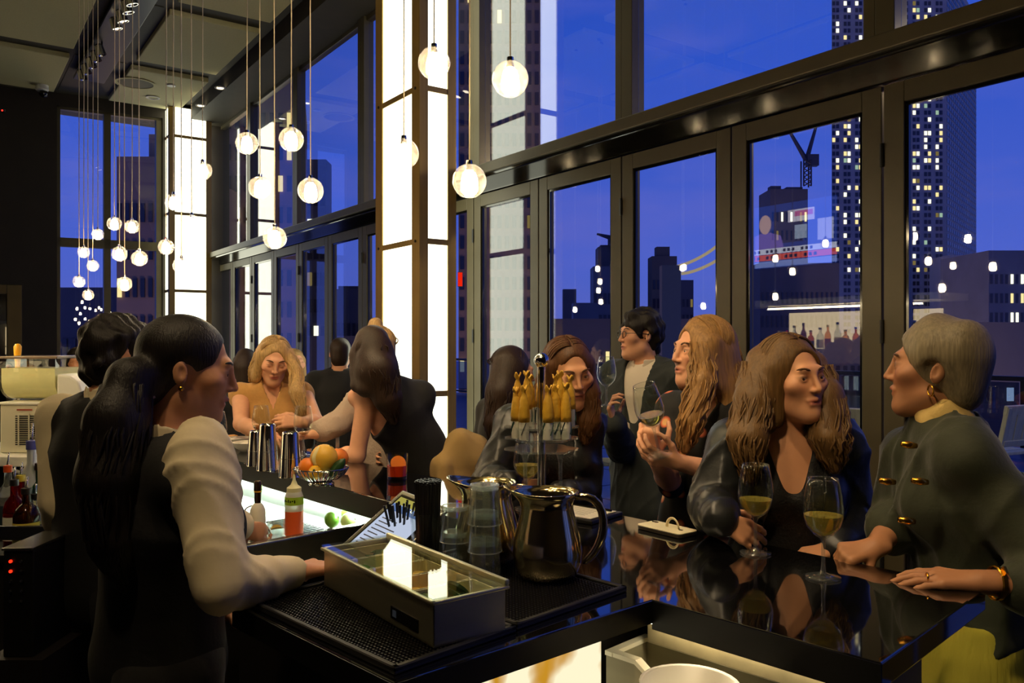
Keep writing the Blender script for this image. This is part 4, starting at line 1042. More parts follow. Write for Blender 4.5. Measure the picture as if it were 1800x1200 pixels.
# things on the drainboard
DZ = .927
p = PZ(517, 940, DZ)
T = thing('squeeze_bottle', 'clear squeeze bottle of orange juice with a green label band', 'bottle', p)
M().lathe([(.030, 0), (.031, .004), (.031, .135), (.026, .15), (.024, .153)], 24).build('body', mat('frosted_bottle', (235, 235, 215), .35, trans=.4), T, smooth=True, world=False)
M().lathe([(.0315, .002), (.0315, .085)], 24).build('juice', mat('orange_juice', (236, 96, 40), .4), T, smooth=True, world=False)
M().lathe([(.0318, .108), (.0318, .135)], 24, cap=False).build('label_band', mat('green_tape', (160, 196, 40), .6), T, smooth=True, world=False)
M().lathe([(.025, .15), (.025, .165), (.012, .175), (.006, .19), (.003, .21), (0, .21)], 20).build('nozzle_cap', mat('cap_cream', (226, 222, 170), .45), T, smooth=True, world=False)
m = M()
for k in range(7):
    a = math.radians(-150 + k * 13); m.box((.0322 * math.cos(a), .0322 * math.sin(a), .121 + .002 * (k % 2)), (.001, .0035, .010 - .003 * (k % 3)), rotz(a))
o = m.build('handwriting', MT['gloss_black'], T, world=False); o['kind'] = 'stuff'
p = PZ(486, 944, DZ)
T = thing('small_glass', 'small glass with a lemon twist beside the squeeze bottle', 'glass', p)
M().lathe([(.026, 0), (.033, .095), (.0315, .095), (.025, .008), (0, .007)], 24, cap=False).build('glass_body', MT['rim_glass'], T, smooth=True, world=False)
wedge(.016, rotz(.5), M()).build('lemon_twist', MT['lemon'], T, smooth=True, world=False).location = (0, 0, .028)
p = PZ(453, 948, DZ)
T = thing('bitters_bottle', 'small dark bitters bottle with an oversized white label and yellow band', 'bottle', p)
M().lathe([(.026, 0), (.026, .10), (.020, .115), (.011, .125)], 20).build('paper_label', mat('bitters_label', (226, 222, 205), .7), T, smooth=True, world=False)
M().lathe([(.011, .12), (.011, .165), (.013, .167), (.013, .195), (.009, .20), (0, .20)], 16).build('neck', mat('brown_glass', (44, 26, 12), .15), T, smooth=True, world=False)
M().lathe([(.0125, .162), (.0125, .170)], 16).build('yellow_band', MT['lemon'], T, world=False)
p = PZ(446, 930, DZ)
T = thing('strainer', 'round wire cocktail strainer leaning behind the bitters bottle', 'strainer', p)
M().tube([(.04 * math.cos(2 * PI * k / 28), 0, .045 + .04 * math.sin(2 * PI * k / 28)) for k in range(29)], .003, 6).build('ring', MT['chrome'], T, smooth='all', world=False)
M().tube([(.02, 0, .08), (.03, .0, .16)], .005, 6, flat=.4).build('handle', MT['chrome'], T, world=False)
MT['lime_cut'] = mat('lime_flesh', (196, 220, 130), .35, noise=.1, nscale=50)
for (u, v, lab, mt_) in ((583, 918, 'green lime lying nearest on the lit drainboard', 'lime'), (612, 906, 'green lime lying farther back on the lit drainboard', 'lime'), (612, 921, 'cut pale lime half on the lit drainboard', 'lime_cut')):
    p = PZ(u, v + 8, DZ); p.z = DZ + .026
    fruit('lime', p, .026, mt_, lab, (1.15, 1, 1), True, Matrix.Rotation(1.2, 3, 'Y'))

# ---------------------------------------------------------------- back counter at the left edge
BC = thing('back_counter', 'pale topped back counter carrying the frozen drink machine', 'counter', (-2.9, 4.5, 0))
M().box((-3.0, 4.5, .985), (1.5, .62, .05)).build('counter_top', MT['white_plastic'], BC, bevel=.004)
M().box((-3.0, 4.52, .48), (1.44, .55, .94)).build('cabinet', MT['bar_body'], BC)
FM = thing('frozen_drink_machine', 'frozen drink machine with a bowl of pale yellow slush and a vented steel base', 'machine', (-2.55, 4.5, 1.012))
MT['slush'] = mat('pale_yellow_slush', (240, 232, 170), .55, noise=.05, nscale=20)
MT['machine_steel'] = mat('machine_steel', (222, 216, 190), .4, .3)
M().box((0, 0, .128), (.30, .36, .255)).build('base', MT['machine_steel'], FM, world=False, bevel=.006)
vent = M()
for k in range(14): vent.box((.035, -.182, .045 + k * .0115), (.205, .003, .0055))
o = vent.build('vent_slots', MT['bar_body'], FM, world=False); o['kind'] = 'stuff'
for k in range(4): M().box((-.05 + k * .055, -.184, .12), (.008, .003, .175)).build('vent_bar', MT['machine_steel'], FM, world=False)
M().box((-.02, -.182, .228), (.08, .003, .008)).build('badge', mat('red_badge', (150, 60, 30), .5), FM, world=False)
M().box((.01, 0, .262), (.33, .38, .014)).build('drip_deck', MT['white_plastic'], FM, world=False, bevel=.004)
# bowl: rounded bottom box seen from the side
def ubowl(w, z0, z1, L, m_, x0):
    pr = []
    n = 10
    for k in range(n + 1):
        a = PI + PI * k / n; pr.append((w * math.cos(a), z0 + w * .75 + w * .75 * math.sin(a)))
    pr = [(-w, z1)] + pr + [(w, z1)]
    return m_.extrude([(x0, y, z) for y, z in pr], (L, 0, 0))
ubowl(.128, .275, .445, .285, M(), -.175).build('slush', MT['slush'], FM, smooth=True, world=False)
ubowl(.136, .270, .495, .30, M(), -.183).build('clear_bowl', MT['clear'], FM, smooth=True, world=False)
M().box((-.03, 0, .503), (.32, .285, .014)).build('lid', mat('smoky_lid', (120, 100, 80), .25), FM, world=False, bevel=.003)
pr = [(.12, .27), (.245, .27), (.25, .33), (.235, .375), (.19, .405), (.12, .415)]
M().extrude([(x, -.13, z) for x, z in pr], (0, .26, 0)).build('motor_cover', MT['white_plastic'], FM, world=False, bevel=.01)
M().tube([(-.2, -.02, .46), (-.215, -.02, .40), (-.19, -.02, .33)], .012, 8).build('tap_lever', mat('amber_lever', (120, 52, 16), .4), FM, smooth='all', world=False)
TAP = thing('beer_tap', 'beer tap with a tall yellow handle behind the frozen drink machine', 'tap', P(31, 700, 4.72).xy.to_3d() + V((0, 0, 1.011)))
M().lathe([(.04, 0), (.03, .02), (.028, .40), (.03, .41), (0, .415)], 20).build('tower', MT['chrome'], TAP, smooth=True, world=False)
M().tube([(0, -.02, .36), (0, -.09, .355), (0, -.10, .30)], .010, 8).build('spout', MT['chrome'], TAP, smooth='all', world=False)
M().lathe([(.010, .41), (.013, .45), (.020, .53), (.021, .56), (.012, .575), (0, .577)], 16).build('handle', mat('yellow_handle', (236, 168, 20), .35), TAP, smooth=True, world=False)

# speed rail bottles
RK = thing('bottle_rack', 'dark steel bottle rack holding speed pour bottles behind the bartenders', 'rack', (-1.75, 3.0, 0))
M().box((-1.78, 3.05, .835), (.62, .34, .03)).build('shelf', MT['black_plastic'], RK, bevel=.004)
M().box((-1.78, 2.87, .93), (.62, .015, .05)).build('front_rail', MT['steel'], RK, bevel=.003)
M().box((-1.78, 3.23, .90), (.62, .02, .16)).build('back_rail', MT['black_plastic'], RK)
M().box((-1.78, 3.05, .41), (.56, .3, .82)).build('cabinet', MT['bar_body'], RK)
def bottle(p, r, h, glass, lab_col, cap_col, label, grp, pour=True, name='liquor_bottle', fill=None):
    T = thing(name, label, 'bottle', p, group=grp)
    M().lathe([(r * .9, 0), (r, .006), (r, h * .56), (r * .8, h * .66), (r * .36, h * .74), (r * .34, h * .93), (r * .40, h * .935), (r * .40, h * .955), (0, h * .955)], 18).build('glass_body', glass, T, smooth=True, world=False)
    if lab_col: M().lathe([(r + .0008, h * .14), (r + .0008, h * .46)], 18, cap=False).build('label', mat('label_%d_%d_%d' % lab_col, lab_col, .6), T, smooth=True, world=False)
    M().lathe([(r * .42, h * .88), (r * .42, h * .965), (0, h * .966)], 12).build('cap', mat('cap_%d_%d_%d' % cap_col, cap_col, .4), T, smooth=True, world=False)
    if pour: M().tube([(0, 0, h * .96), (0, 0, h * .99), (.006, -.004, h * 1.14)], [.006, .004, .0028], 6).build('pourer', MT['chrome'], T, smooth='all', world=False)
    return T
GL = {k: mat('bottle_glass_' + k, c, .06, trans=.85, ior=1.3) for k, c in dict(clear=(225, 232, 226), green=(40, 90, 46), amber=(190, 96, 24), red=(170, 24, 16), brown=(80, 40, 16), gold=(220, 150, 40)).items()}
GL['frost'] = mat('frosted_white_bottle', (206, 214, 216), .4)
rack = [(14, 3.10, .036, .29, 'clear', (30, 50, 60), (226, 90, 30), 'clear bottle with an orange cap at the end of the rack'),
        (25, 2.96, .036, .26, 'red', (224, 224, 210), (30, 28, 26), 'red bottle with a pale neck label in the rack'),
        (37, 3.0, .036, .27, 'red', (214, 190, 40), (214, 190, 60), 'red bottle with a yellow neck in the rack'),
        (56, 3.12, .048, .385, 'frost', None, (86, 90, 170), 'tall frosted white bottle with a blue cap in the rack'),
        (69, 3.1, .036, .30, 'green', (220, 214, 150), (40, 20, 14), 'green bottle with a cream label beside the tall frosted one'),
        (80, 3.14, .034, .29, 'amber', (225, 220, 200), (30, 28, 24), 'amber bottle at the inner end of the rack'),
        (47, 2.92, .044, .235, 'brown', (190, 176, 60), (26, 24, 22), 'squat brown bottle with a yellow green label in front of the rack'),
        (62, 2.94, .03, .21, 'clear', (30, 30, 30), (30, 30, 30), 'small clear bottle in the front row of the rack'),
        (84, 2.98, .034, .25, 'clear', (200, 200, 190), (40, 40, 40), 'clear bottle with a pale label nearest the second bartender')]
for (u, Y, r, h, g, lc, cc, lab) in rack:
    p = P(u, 600, Y); p.z = .851
    bottle(p, r, h, GL[g], lc, cc, lab, 'speed pour bottles')
DV = thing('order_terminal', 'dark order terminal with a steel top and two rows of buttons lit red', 'terminal', P(68, 940, 2.4).xy.to_3d())
zt = CZ - 352 / F * 2.4
M().box((0, 0, zt / 2 - .06), (.10, .22, .0 + .3)).build('pedestal', MT['bar_body'], DV, world=False)
M().box((0, 0, (zt - .3) / 2), (.16, .24, zt - .3)).build('cabinet', MT['bar_body'], DV, world=False)
M().box((0, 0, zt - .15), (.085, .20, .30)).build('case', MT['black_plastic'], DV, world=False, bevel=.004)
M().box((0, 0, zt + .004), (.09, .21, .008)).build('steel_top', MT['steel'], DV, world=False, bevel=.002)
led = emit_mat('button_red', (255, 40, 16), 2.2)
for r_ in range(5):
    for c_ in range(2):
        M().lathe([(.0045, 0), (.0045, .004), (0, .005)], 10, (-.02 + c_ * .03, -.1, zt - .03 - r_ * .028), Matrix.Rotation(PI / 2, 3, 'X')).build('button', led if c_ == 0 and r_ < 2 else MT['steel'], DV, world=False)

# back bar on the left wall: only seen as a reflection in the door glass
BB = thing('back_bar_cabinet', 'dark back bar cabinet with lit bottle shelves, mirrored in the door glass', 'cabinet', WP(-.5, -5.5, 0))
q = M(); wbox(q, -.75, -.70, -7.6, -3.6, 0, 3.4); q.build('back_panel', MT['wall_dark'], BB)
q = M(); wbox(q, -.75, -.15, -7.0, -4.0, 0, 1.18); q.build('base_cabinet', MT['bar_body'], BB)
for z in (1.27, 1.49): q = M(); wbox(q, -.70, -.22, -6.4, -4.4, z - .02, z); q.build('shelf', MT['steel'], BB)
q = M(); wbox(q, -.70, -.10, -6.9, -4.2, 2.02, 2.09); q.build('header_shelf', MT['white_plastic'], BB)
q = M(); wbox(q, -.69, -.68, -6.35, -4.45, 1.29, 1.95); q.build('lit_back', emit_mat('shelf_backlight', (255, 225, 170), 4.0), BB)
q = M(); wbox(q, -.12, -.105, -6.85, -4.25, 2.03, 2.06); q.build('led_strip', emit_mat('shelf_led', (255, 236, 200), 6), BB)
q = M(); wbox(q, -.28, -.26, -6.35, -4.45, 1.98, 2.0); q.build('led_strip', emit_mat('shelf_led_b', (255, 230, 180), 40), BB)
gk = ['clear', 'amber', 'gold', 'brown', 'green', 'clear', 'amber', 'red', 'gold', 'clear']
for row, z in enumerate((1.271, 1.491)):
    for k in range(17):
        p = WP(-.38 - .02 * (k % 2), -6.28 + k * .112, z)
        lc = [(230, 220, 190), (40, 36, 34), (226, 200, 120), (190, 60, 40)][(k * 3 + row) % 4]
        bottle(p, .036 + .004 * (k % 3), .19 + .02 * ((k * 7 + row) % 4) if row == 0 else .25 + .03 * ((k * 5) % 4), GL[gk[(k * 3 + row * 4) % 10]], lc, (40, 36, 30) if k % 2 else (200, 170, 90), '%s spirit bottle mirrored in the door glass, number %d along the %s back bar shelf' % (gk[(k * 3 + row * 4) % 10], k + 1, 'lower' if row == 0 else 'upper'), 'spirit bottles on the %s back bar shelf' % ('lower' if row == 0 else 'upper'), pour=False)
# television over the back bar, mirrored in the glass
TV = thing('television', 'wall television showing a news programme, seen mirrored in the door glass', 'television', WP(-.15, -5.9, 2.84))
q = M(); wbox(q, -.17, -.12, -6.62, -5.30, 2.45, 3.23); q.build('casing', MT['gloss_black'], TV, bevel=.006)
def tvq(name, t0, t1, z0, z1, col, s, lay): q = M(); wbox(q, -.12 + lay * .001, -.1188 + lay * .001, t0, t1, z0, z1); return q.build(name, emit_mat('tv_' + name, col, s), TV)
tvq('screen', -6.60, -5.32, 2.47, 3.21, (40, 70, 160), 2.2, 0)
tvq('skyline', -6.15, -5.75, 2.75, 3.12, (60, 60, 90), 1.4, 1)
tvq('ticker_bar', -6.60, -5.32, 2.56, 2.63, (240, 90, 40), 3.2, 2)
tvq('headline_bar', -6.60, -5.32, 2.635, 2.70, (235, 235, 245), 3.0, 2)
tvq('lower_bar', -6.60, -5.32, 2.48, 2.55, (150, 170, 240), 2.6, 2)
tvq('inset_picture', -5.95, -5.60, 2.98, 3.12, (235, 225, 235), 3.0, 3)
tvq('inset_strip', -5.86, -5.62, 3.04, 3.10, (220, 110, 160), 3.0, 4)
tvq('inset_picture', -5.56, -5.36, 2.74, 2.98, (215, 215, 240), 2.6, 3)
tvq('inset_picture', -5.86, -5.70, 2.78, 2.94, (190, 205, 225), 2.4, 3)
q = M(); o = WP(-.114, -6.27, 2.71)
prof = [(-.26, 0), (-.22, .14), (-.07, .19), (.07, .19), (.22, .14), (.26, 0)]
M().extrude([WP(-.116, -6.27 + x, 2.70 + z) for x, z in prof], WP(.001, 0)).build('presenter_shirt', emit_mat('tv_shirt', (150, 120, 220), 2.2), TV)
M().extrude([WP(-.1145, -6.27 + .085 * math.cos(a * PI / 8), 2.99 + .115 * math.sin(a * PI / 8)) for a in range(16)], WP(.001, 0)).build('presenter_face', emit_mat('tv_face', (236, 190, 170), 2.6), TV)
tl = M()
for k in range(16):
    if k % 4 == 3: continue
    wbox(tl, -.117, -.1165, -6.52 + k * .065, -6.52 + k * .065 + .04, 2.575, 2.612); wbox(tl, -.117, -.1165, -6.50 + k * .06, -6.50 + k * .06 + .036, 2.65, 2.685)
o = tl.build('ticker_text', mat('tv_ink', (20, 20, 30), .5), TV); o['kind'] = 'stuff'

# stool with a tan coat over its back
cp = P(852, 800, 3.38)
SO = thing('bar_stool', 'wooden backed bar stool beside the bar with a coat over it', 'stool', (cp.x, cp.y, 0), .5)
MT['stool_wood'] = mat('honey_wood', (176, 110, 44), .45, noise=.2, nscale=5, stretch=(6, 6, 1))
M().box((0, 0, .72), (.40, .38, .05)).build('seat', MT['stool_wood'], SO, world=False, bevel=.015)
for sx_ in (-1, 1):
    for sy in (-1, 1): M().tube([(sx_ * .19, sy * .18, 0), (sx_ * .15, sy * .14, .70)], .018, 8).build('leg', MT['stool_wood'], SO, world=False)
M().box((0, .19, .96), (.27, .025, .30)).build('backrest', MT['stool_wood'], SO, world=False, bevel=.01)
M().tube([(-.17, -.16, .25), (.17, -.16, .25)], .012, 8).build('footrest', MT['stool_wood'], SO, world=False)
# ---------------------------------------------------------------- figures: one signed-distance field per body, meshed with surface nets
def axis_lines(lo, hi, coarse, fine, spans):
    out = [lo]; x = lo
    while x < hi:
        st = coarse
        for a, b in spans:
            if a - coarse * .5 <= x <= b: st = fine
        x += st; out.append(x)
    return np.array(out, dtype=np.float64)
class SDF:
    def __init__(s, lo, hi, coarse, fine, boxes):
        lo = np.array(lo); hi = np.array(hi)
        s.ax = [axis_lines(lo[i], hi[i], coarse, fine, [(b[0][i], b[1][i]) for b in boxes]) for i in range(3)]
        s.f = np.full([len(a) for a in s.ax], 1.0, dtype=np.float32)
        s.coarse = coarse
    def win(s, lo, hi):
        sl = []
        for i in range(3):
            a = max(0, np.searchsorted(s.ax[i], lo[i]) - 1); b = min(len(s.ax[i]), np.searchsorted(s.ax[i], hi[i]) + 1)
            if b - a < 1: return None
            sl.append(slice(a, b))
        return tuple(sl)
    def grid(s, sl):
        return (s.ax[0][sl[0]][:, None, None], s.ax[1][sl[1]][None, :, None], s.ax[2][sl[2]][None, None, :])
    def put(s, sl, d, k, mode='add'):
        f = s.f[sl]; d = d.astype(np.float32)
        if mode == 'add':
            if k > 1e-6:
                h = np.clip(.5 + .5 * (f - d) / k, 0, 1); r = f * (1 - h) + d * h - k * h * (1 - h)
            else: r = np.minimum(f, d)
        elif mode == 'sub':
            if k > 1e-6:
                d = -d; h = np.clip(.5 - .5 * (f - d) / k, 0, 1); r = f * (1 - h) + d * h + k * h * (1 - h)
            else: r = np.maximum(f, -d)
        s.f[sl] = r
    def cone(s, p0, p1, r0, r1, k=.02, flat=None, mode='add', infl=0.0, pad=None):
        p0 = np.array(p0, float); p1 = np.array(p1, float); r0 += infl; r1 += infl
        m = max(r0, r1) + (pad or (k + 2.5 * s.coarse))
        sl = s.win(np.minimum(p0, p1) - m, np.maximum(p0, p1) + m)
        if sl is None: return
        x, y, z = s.grid(sl); d = p1 - p0; L2 = max(1e-9, d @ d)
        x = x - p0[0]; y = y - p0[1]; z = z - p0[2]
        t = np.clip((x * d[0] + y * d[1] + z * d[2]) / L2, 0, 1)
        qx = x - t * d[0]; qy = y - t * d[1]; qz = z - t * d[2]
        r = r0 + (r1 - r0) * t
        if flat is not None:
            w, ratio = flat; w = np.array(w, float); w = w / np.linalg.norm(w)
            c = qx * w[0] + qy * w[1] + qz * w[2]; e = (1 / ratio - 1) * c
            qx = qx + e * w[0]; qy = qy + e * w[1]; qz = qz + e * w[2]
            dist = np.sqrt(qx * qx + qy * qy + qz * qz) - r
            dist = dist * (ratio * .5 + .5)
        else: dist = np.sqrt(qx * qx + qy * qy + qz * qz) - r
        s.put(sl, dist, k, mode)
    def ell(s, c, rad, R=None, k=.02, mode='add', infl=0.0):
        c = np.array(c, float); rad = np.array(rad, float) + infl
        m = rad.max() + k + 2.5 * s.coarse
        sl = s.win(c - m, c + m)
        if sl is None: return
        x, y, z = s.grid(sl); x = x - c[0]; y = y - c[1]; z = z - c[2]
        if R is not None:
            R = np.array(R)  # columns are the local axes
            lx = x * R[0, 0] + y * R[1, 0] + z * R[2, 0]; ly = x * R[0, 1] + y * R[1, 1] + z * R[2, 1]; lz = x * R[0, 2] + y * R[1, 2] + z * R[2, 2]
        else: lx, ly, lz = x, y, z
        n0 = np.sqrt((lx / rad[0]) ** 2 + (ly / rad[1]) ** 2 + (lz / rad[2]) ** 2)
        n1 = np.sqrt((lx / rad[0] ** 2) ** 2 + (ly / rad[1] ** 2) ** 2 + (lz / rad[2] ** 2) ** 2)
        dist = n0 * (n0 - 1) / np.maximum(n1, 1e-6)
        s.put(sl, dist, k, mode)
    def half(s, p, n):      # keep the side that n points to
        x, y, z = s.ax[0][:, None, None], s.ax[1][None, :, None], s.ax[2][None, None, :]
        d = -((x - p[0]) * n[0] + (y - p[1]) * n[1] + (z - p[2]) * n[2])
        s.f = np.maximum(s.f, d.astype(np.float32))
    def ripple(s, amp, freq, seed=0, stretch=(1, 1, 1)):
        r = np.random.default_rng(seed); x, y, z = s.ax[0][:, None, None], s.ax[1][None, :, None], s.ax[2][None, None, :]
        acc = 0
        for _ in range(4):
            d = r.normal(size=3); d /= np.linalg.norm(d); d = d * np.array(stretch) * freq * r.uniform(.6, 1.5)
            acc = acc + np.sin(x * d[0] + y * d[1] + z * d[2] + r.uniform(0, 6))
        s.f = s.f + (acc * amp * .5).astype(np.float32)
    def creases(s, amp, freq, seed=0, stretch=(1, 1, 1)):   # folds that stand out from the cloth
        r = np.random.default_rng(seed); x, y, z = s.ax[0][:, None, None], s.ax[1][None, :, None], s.ax[2][None, None, :]
        wx = .35 * np.sin(y * 13 + 1) + .3 * np.sin(z * 11); acc = 0
        for q in range(3):
            d = r.normal(size=3); d /= np.linalg.norm(d); d = d * np.array(stretch) * freq * r.uniform(.6, 1.3)
            c = 1 - np.abs(np.sin(x * d[0] + y * d[1] + z * d[2] + wx * 2.2 + r.uniform(0, 6)))
            acc = acc + c * c * c
        s.f = s.f - (acc * amp).astype(np.float32)
    def mesh(s):
        f = s.f; g = f < 0
        nx, ny, nz = f.shape
        c = np.zeros((nx - 1, ny - 1, nz - 1), dtype=np.uint8)
        for i in (0, 1):
            for j in (0, 1):
                for k in (0, 1): c += g[i:nx - 1 + i, j:ny - 1 + j, k:nz - 1 + k]
        act = (c > 0) & (c < 8)
        I, J, K = np.nonzero(act); n = len(I)
        idx = np.full(act.shape, -1, dtype=np.int32); idx[I, J, K] = np.arange(n)
        off = [(i, j, k) for i in (0, 1) for j in (0, 1) for k in (0, 1)]
        val = np.stack([f[I + a, J + b, K + d] for a, b, d in off], 1)
        X, Y, Z = s.ax
        pos = np.stack([np.stack([X[I + a], Y[J + b], Z[K + d]], 1) for a, b, d in off], 1)
        acc = np.zeros((n, 3)); cnt = np.zeros(n)
        for a in range(8):
            for b in range(a + 1, 8):
                if sum(abs(off[a][q] - off[b][q]) for q in range(3)) != 1: continue
                cr = (val[:, a] < 0) != (val[:, b] < 0)
                va = val[cr, a]; vb = val[cr, b]; t = (va / (va - vb))[:, None]
                acc[cr] += pos[cr, a] * (1 - t) + pos[cr, b] * t; cnt[cr] += 1
        v = acc / cnt[:, None]
        faces = []
        e = g[:-1, 1:-1, 1:-1] != g[1:, 1:-1, 1:-1]; i, j, k = np.nonzero(e); j += 1; k += 1
        q = np.stack([idx[i, j - 1, k - 1], idx[i, j, k - 1], idx[i, j, k], idx[i, j - 1, k]], 1); fl = ~g[i, j, k]; q[fl] = q[fl][:, ::-1]; faces.append(q)
        e = g[1:-1, :-1, 1:-1] != g[1:-1, 1:, 1:-1]; i, j, k = np.nonzero(e); i += 1; k += 1
        q = np.stack([idx[i - 1, j, k - 1], idx[i - 1, j, k], idx[i, j, k], idx[i, j, k - 1]], 1); fl = ~g[i, j, k]; q[fl] = q[fl][:, ::-1]; faces.append(q)
        e = g[1:-1, 1:-1, :-1] != g[1:-1, 1:-1, 1:]; i, j, k = np.nonzero(e); i += 1; j += 1
        q = np.stack([idx[i - 1, j - 1, k], idx[i, j - 1, k], idx[i, j, k], idx[i - 1, j, k]], 1); fl = ~g[i, j, k]; q[fl] = q[fl][:, ::-1]; faces.append(q)
        fc = np.concatenate(faces) if faces else np.zeros((0, 4), int)
        fc = fc[(fc >= 0).all(1)]
        return v, fc
def np_mesh(name, v, fc, mat_, parent=None, tint=None, extra=None):
    me = bpy.data.meshes.new(name)
    off = np.array(parent.location) if parent is not None else np.zeros(3)
    v = v - off
    if extra is not None:
        ev = np.array(extra.v) - off; ef = extra.f
        tri = [tuple(int(a) + len(v) for a in q) for q in ef]
        me.from_pydata(np.concatenate([v, ev]).tolist(), [], fc.tolist() + tri)
    else:
        me.vertices.add(len(v)); me.vertices.foreach_set('co', v.astype(np.float32).ravel())
        me.loops.add(len(fc) * 4); me.loops.foreach_set('vertex_index', fc.astype(np.int32).ravel())
        me.polygons.add(len(fc)); me.polygons.foreach_set('loop_start', np.arange(0, len(fc) * 4, 4, dtype=np.int32))
        try: me.polygons.foreach_set('loop_total', np.full(len(fc), 4, dtype=np.int32))
        except Exception: pass
    me.update(calc_edges=True); me.validate()
    me.polygons.foreach_set('use_smooth', [True] * len(me.polygons))
    if tint is not None:
        at = me.color_attributes.new('tint', 'FLOAT_COLOR', 'POINT'); at.data.foreach_set('color', tint.astype(np.float32).ravel())
    me.materials.append(mat_)
    o = bpy.data.objects.new(name, me); COL.objects.link(o)
    if parent is not None: o.parent = parent
    return o

SKIN = mat('skin', (200, 150, 120), .5, vcol=True, noise=.05, nscale=30, sss=.0, spec=.35)
SKINS = dict(fair=(222, 164, 128), light=(210, 152, 112), tan=(200, 142, 104), olive=(172, 120, 84))
def hair_mat(name, c): return mat(name, c, .5, noise=.32, nscale=3.5, stretch=(42, 42, 2.0), bump=.45, bscale=6, spec=.35)
HAIR = dict(black=hair_mat('black_hair', (24, 18, 14)), dark=hair_mat('dark_brown_hair', (46, 30, 18)), brown=hair_mat('brown_hair', (88, 56, 28)), honey=hair_mat('honey_brown_hair', (104, 76, 40)),
            blonde=hair_mat('blonde_hair', (176, 142, 90)), strawb=hair_mat('strawberry_blonde_hair', (146, 108, 60)), grey=hair_mat('short_grey_hair', (122, 110, 84)))
EYE_W = mat('eye_white', (176, 164, 150), .25); EYE_I = mat('eye_iris', (58, 36, 20), .12)
def v3(p): return np.array([p[0], p[1], p[2]], float)
def unit(a): a = np.array(a, float); return a / np.linalg.norm(a)

def add_head(s, C, H, hs, male=False, infl=0.0, slit=True):
    def L(x, y, z): return C + H @ (np.array([x, y, z]) * hs)
    def E(c, r, k, mode='add'): s.ell(L(*c), np.array(r) * hs, H, k * hs, mode)
    def K(a, b, r0, r1, k, mode='add'): s.cone(L(*a), L(*b), r0 * hs, r1 * hs, k * hs, None, mode)
    j = 1.07 if male else 1.0
    E((0, -.018, .036), (.073, .091, .080), .02)
    E((0, .028, -.034), (.0535 * j, .060, .080), .03)
    K((0, .068, -.097), (0, .062, -.090), .016 * j, .019 * j, .03)
    for sx_ in (-1, 1):
        K((sx_ * (.045 if male else .038), .008, -.062), (sx_ * .014, .056, -.094), .019 * j, .015, .03)
        E((sx_ * .043, .058, -.014), (.022, .020, .018), .03)
    K((-.028, .080, .027), (.028, .080, .027), .0085 * j, .0085 * j, .024)
    for sx_ in (-1, 1): E((sx_ * .031, .099, .005), (.0175, .013, .0105), .018, 'sub')
    for sx_ in (-1, 1): E((sx_ * .0305, .0735, .005), (.0142, .0140, .0128), .005)
    if slit:
        for sx_ in (-1, 1): E((sx_ * .0305, .0900, .0045), (.0138, .0085, .0050), .0015, 'sub')
    K((0, .087, .014), (0, .1035, -.025), .0060, .0084, .014)
    for sx_ in (-1, 1): E((sx_ * .0100, .0925, -.029), (.0072, .0085, .0058), .007)
    K((-.021, .0815, -.0550), (0, .0885, -.0530), .0044, .0058, .006); K((.021, .0815, -.0550), (0, .0885, -.0530), .0044, .0058, .006)
    K((-.014, .0825, -.0650), (.014, .0825, -.0650), .0060, .0060, .007)
    E((0, .094, -.0598), (.022, .010, .0015), .003, 'sub')
    for sx_ in (-1, 1):
        Re = H @ np.array(Matrix.Rotation(sx_ * -.35, 3, 'Z') @ Matrix.Rotation(.2, 3, 'X'))
        s.ell(L(sx_ * .076, -.012, -.004), np.array((.0080, .0165, .027)) * hs, Re, .007 * hs)
        s.ell(L(sx_ * .085, -.008, .000), np.array((.006, .0075, .014)) * hs, Re, .004 * hs, 'sub')
def add_hand(s, hd, infl=0.0):
    W = hd['w']; y = unit(hd['dir']); z = np.array(hd['back'], float); z = unit(z - y * (z @ y)); x = np.cross(y, z)
    sd = hd.get('thumb', 1); sc = hd.get('sc', .95); R = np.stack([x, y, z], 1)
    def L(p): return W + R @ (np.array(p, float) * sc)
    kx = [-.029, -.0095, .0095, .027]; ky = [.080, .086, .084, .076]
    if sd < 0: pass
    cur = hd.get('curl', (.35, .45, .3)); spread = hd.get('spread', .05)
    s.cone(L((0, -.02, 0)), L((0, .02, 0)), .024 * sc, .025 * sc, .012, (z, .72))
    for i in range(4): s.cone(L((kx[i] * .45, .012, 0)), L((kx[i], ky[i], .001)), .0135 * sc, .0112 * sc, .010)
    order = range(4)
    for i in order:
        f = i if sd > 0 else 3 - i          # f=3 is the index finger, nearest the thumb (thumb on +x when sd>0)
        ln = [(.032, .019, .017), (.041, .025, .020), (.045, .028, .021), (.040, .024, .020)][f]
        c1 = cur[0] * (1 + .10 * (2 - f)); c2 = cur[1]; c3 = cur[2]
        p = np.array([kx[i], ky[i], .0]); a = c1; sp = (i - 1.5) * spread
        rr = [.0090, .0084, .0076, .0062] if f else [.0080, .0074, .0066, .0055]
        for q in range(3):
            d = np.array([math.sin(sp) * math.cos(a), math.cos(a), -math.sin(a)])
            p2 = p + d * ln[q]
            s.cone(L(p), L(p2), rr[q] * sc, rr[q + 1] * sc, .0035 if q else .006)
            p = p2; a += (c2, c3, 0)[q]
    tc = hd.get('tcurl', .4)
    p = np.array([sd * .016, .018, -.006]); d = unit([sd * .78, .62, -.25 - .4 * tc]); p2 = p + d * .044
    s.cone(L(p), L(p2), .0150 * sc, .0108 * sc, .012)
    d = unit([sd * (.55 - .35 * tc), .85, -.2 - .6 * tc]); p3 = p2 + d * .032; s.cone(L(p2), L(p3), .0104 * sc, .0092 * sc, .004)
    d = unit([sd * (.35 - .7 * tc), .9, -.2 - .6 * tc]); p4 = p3 + d * .026; s.cone(L(p3), L(p4), .0092 * sc, .0072 * sc, .003)

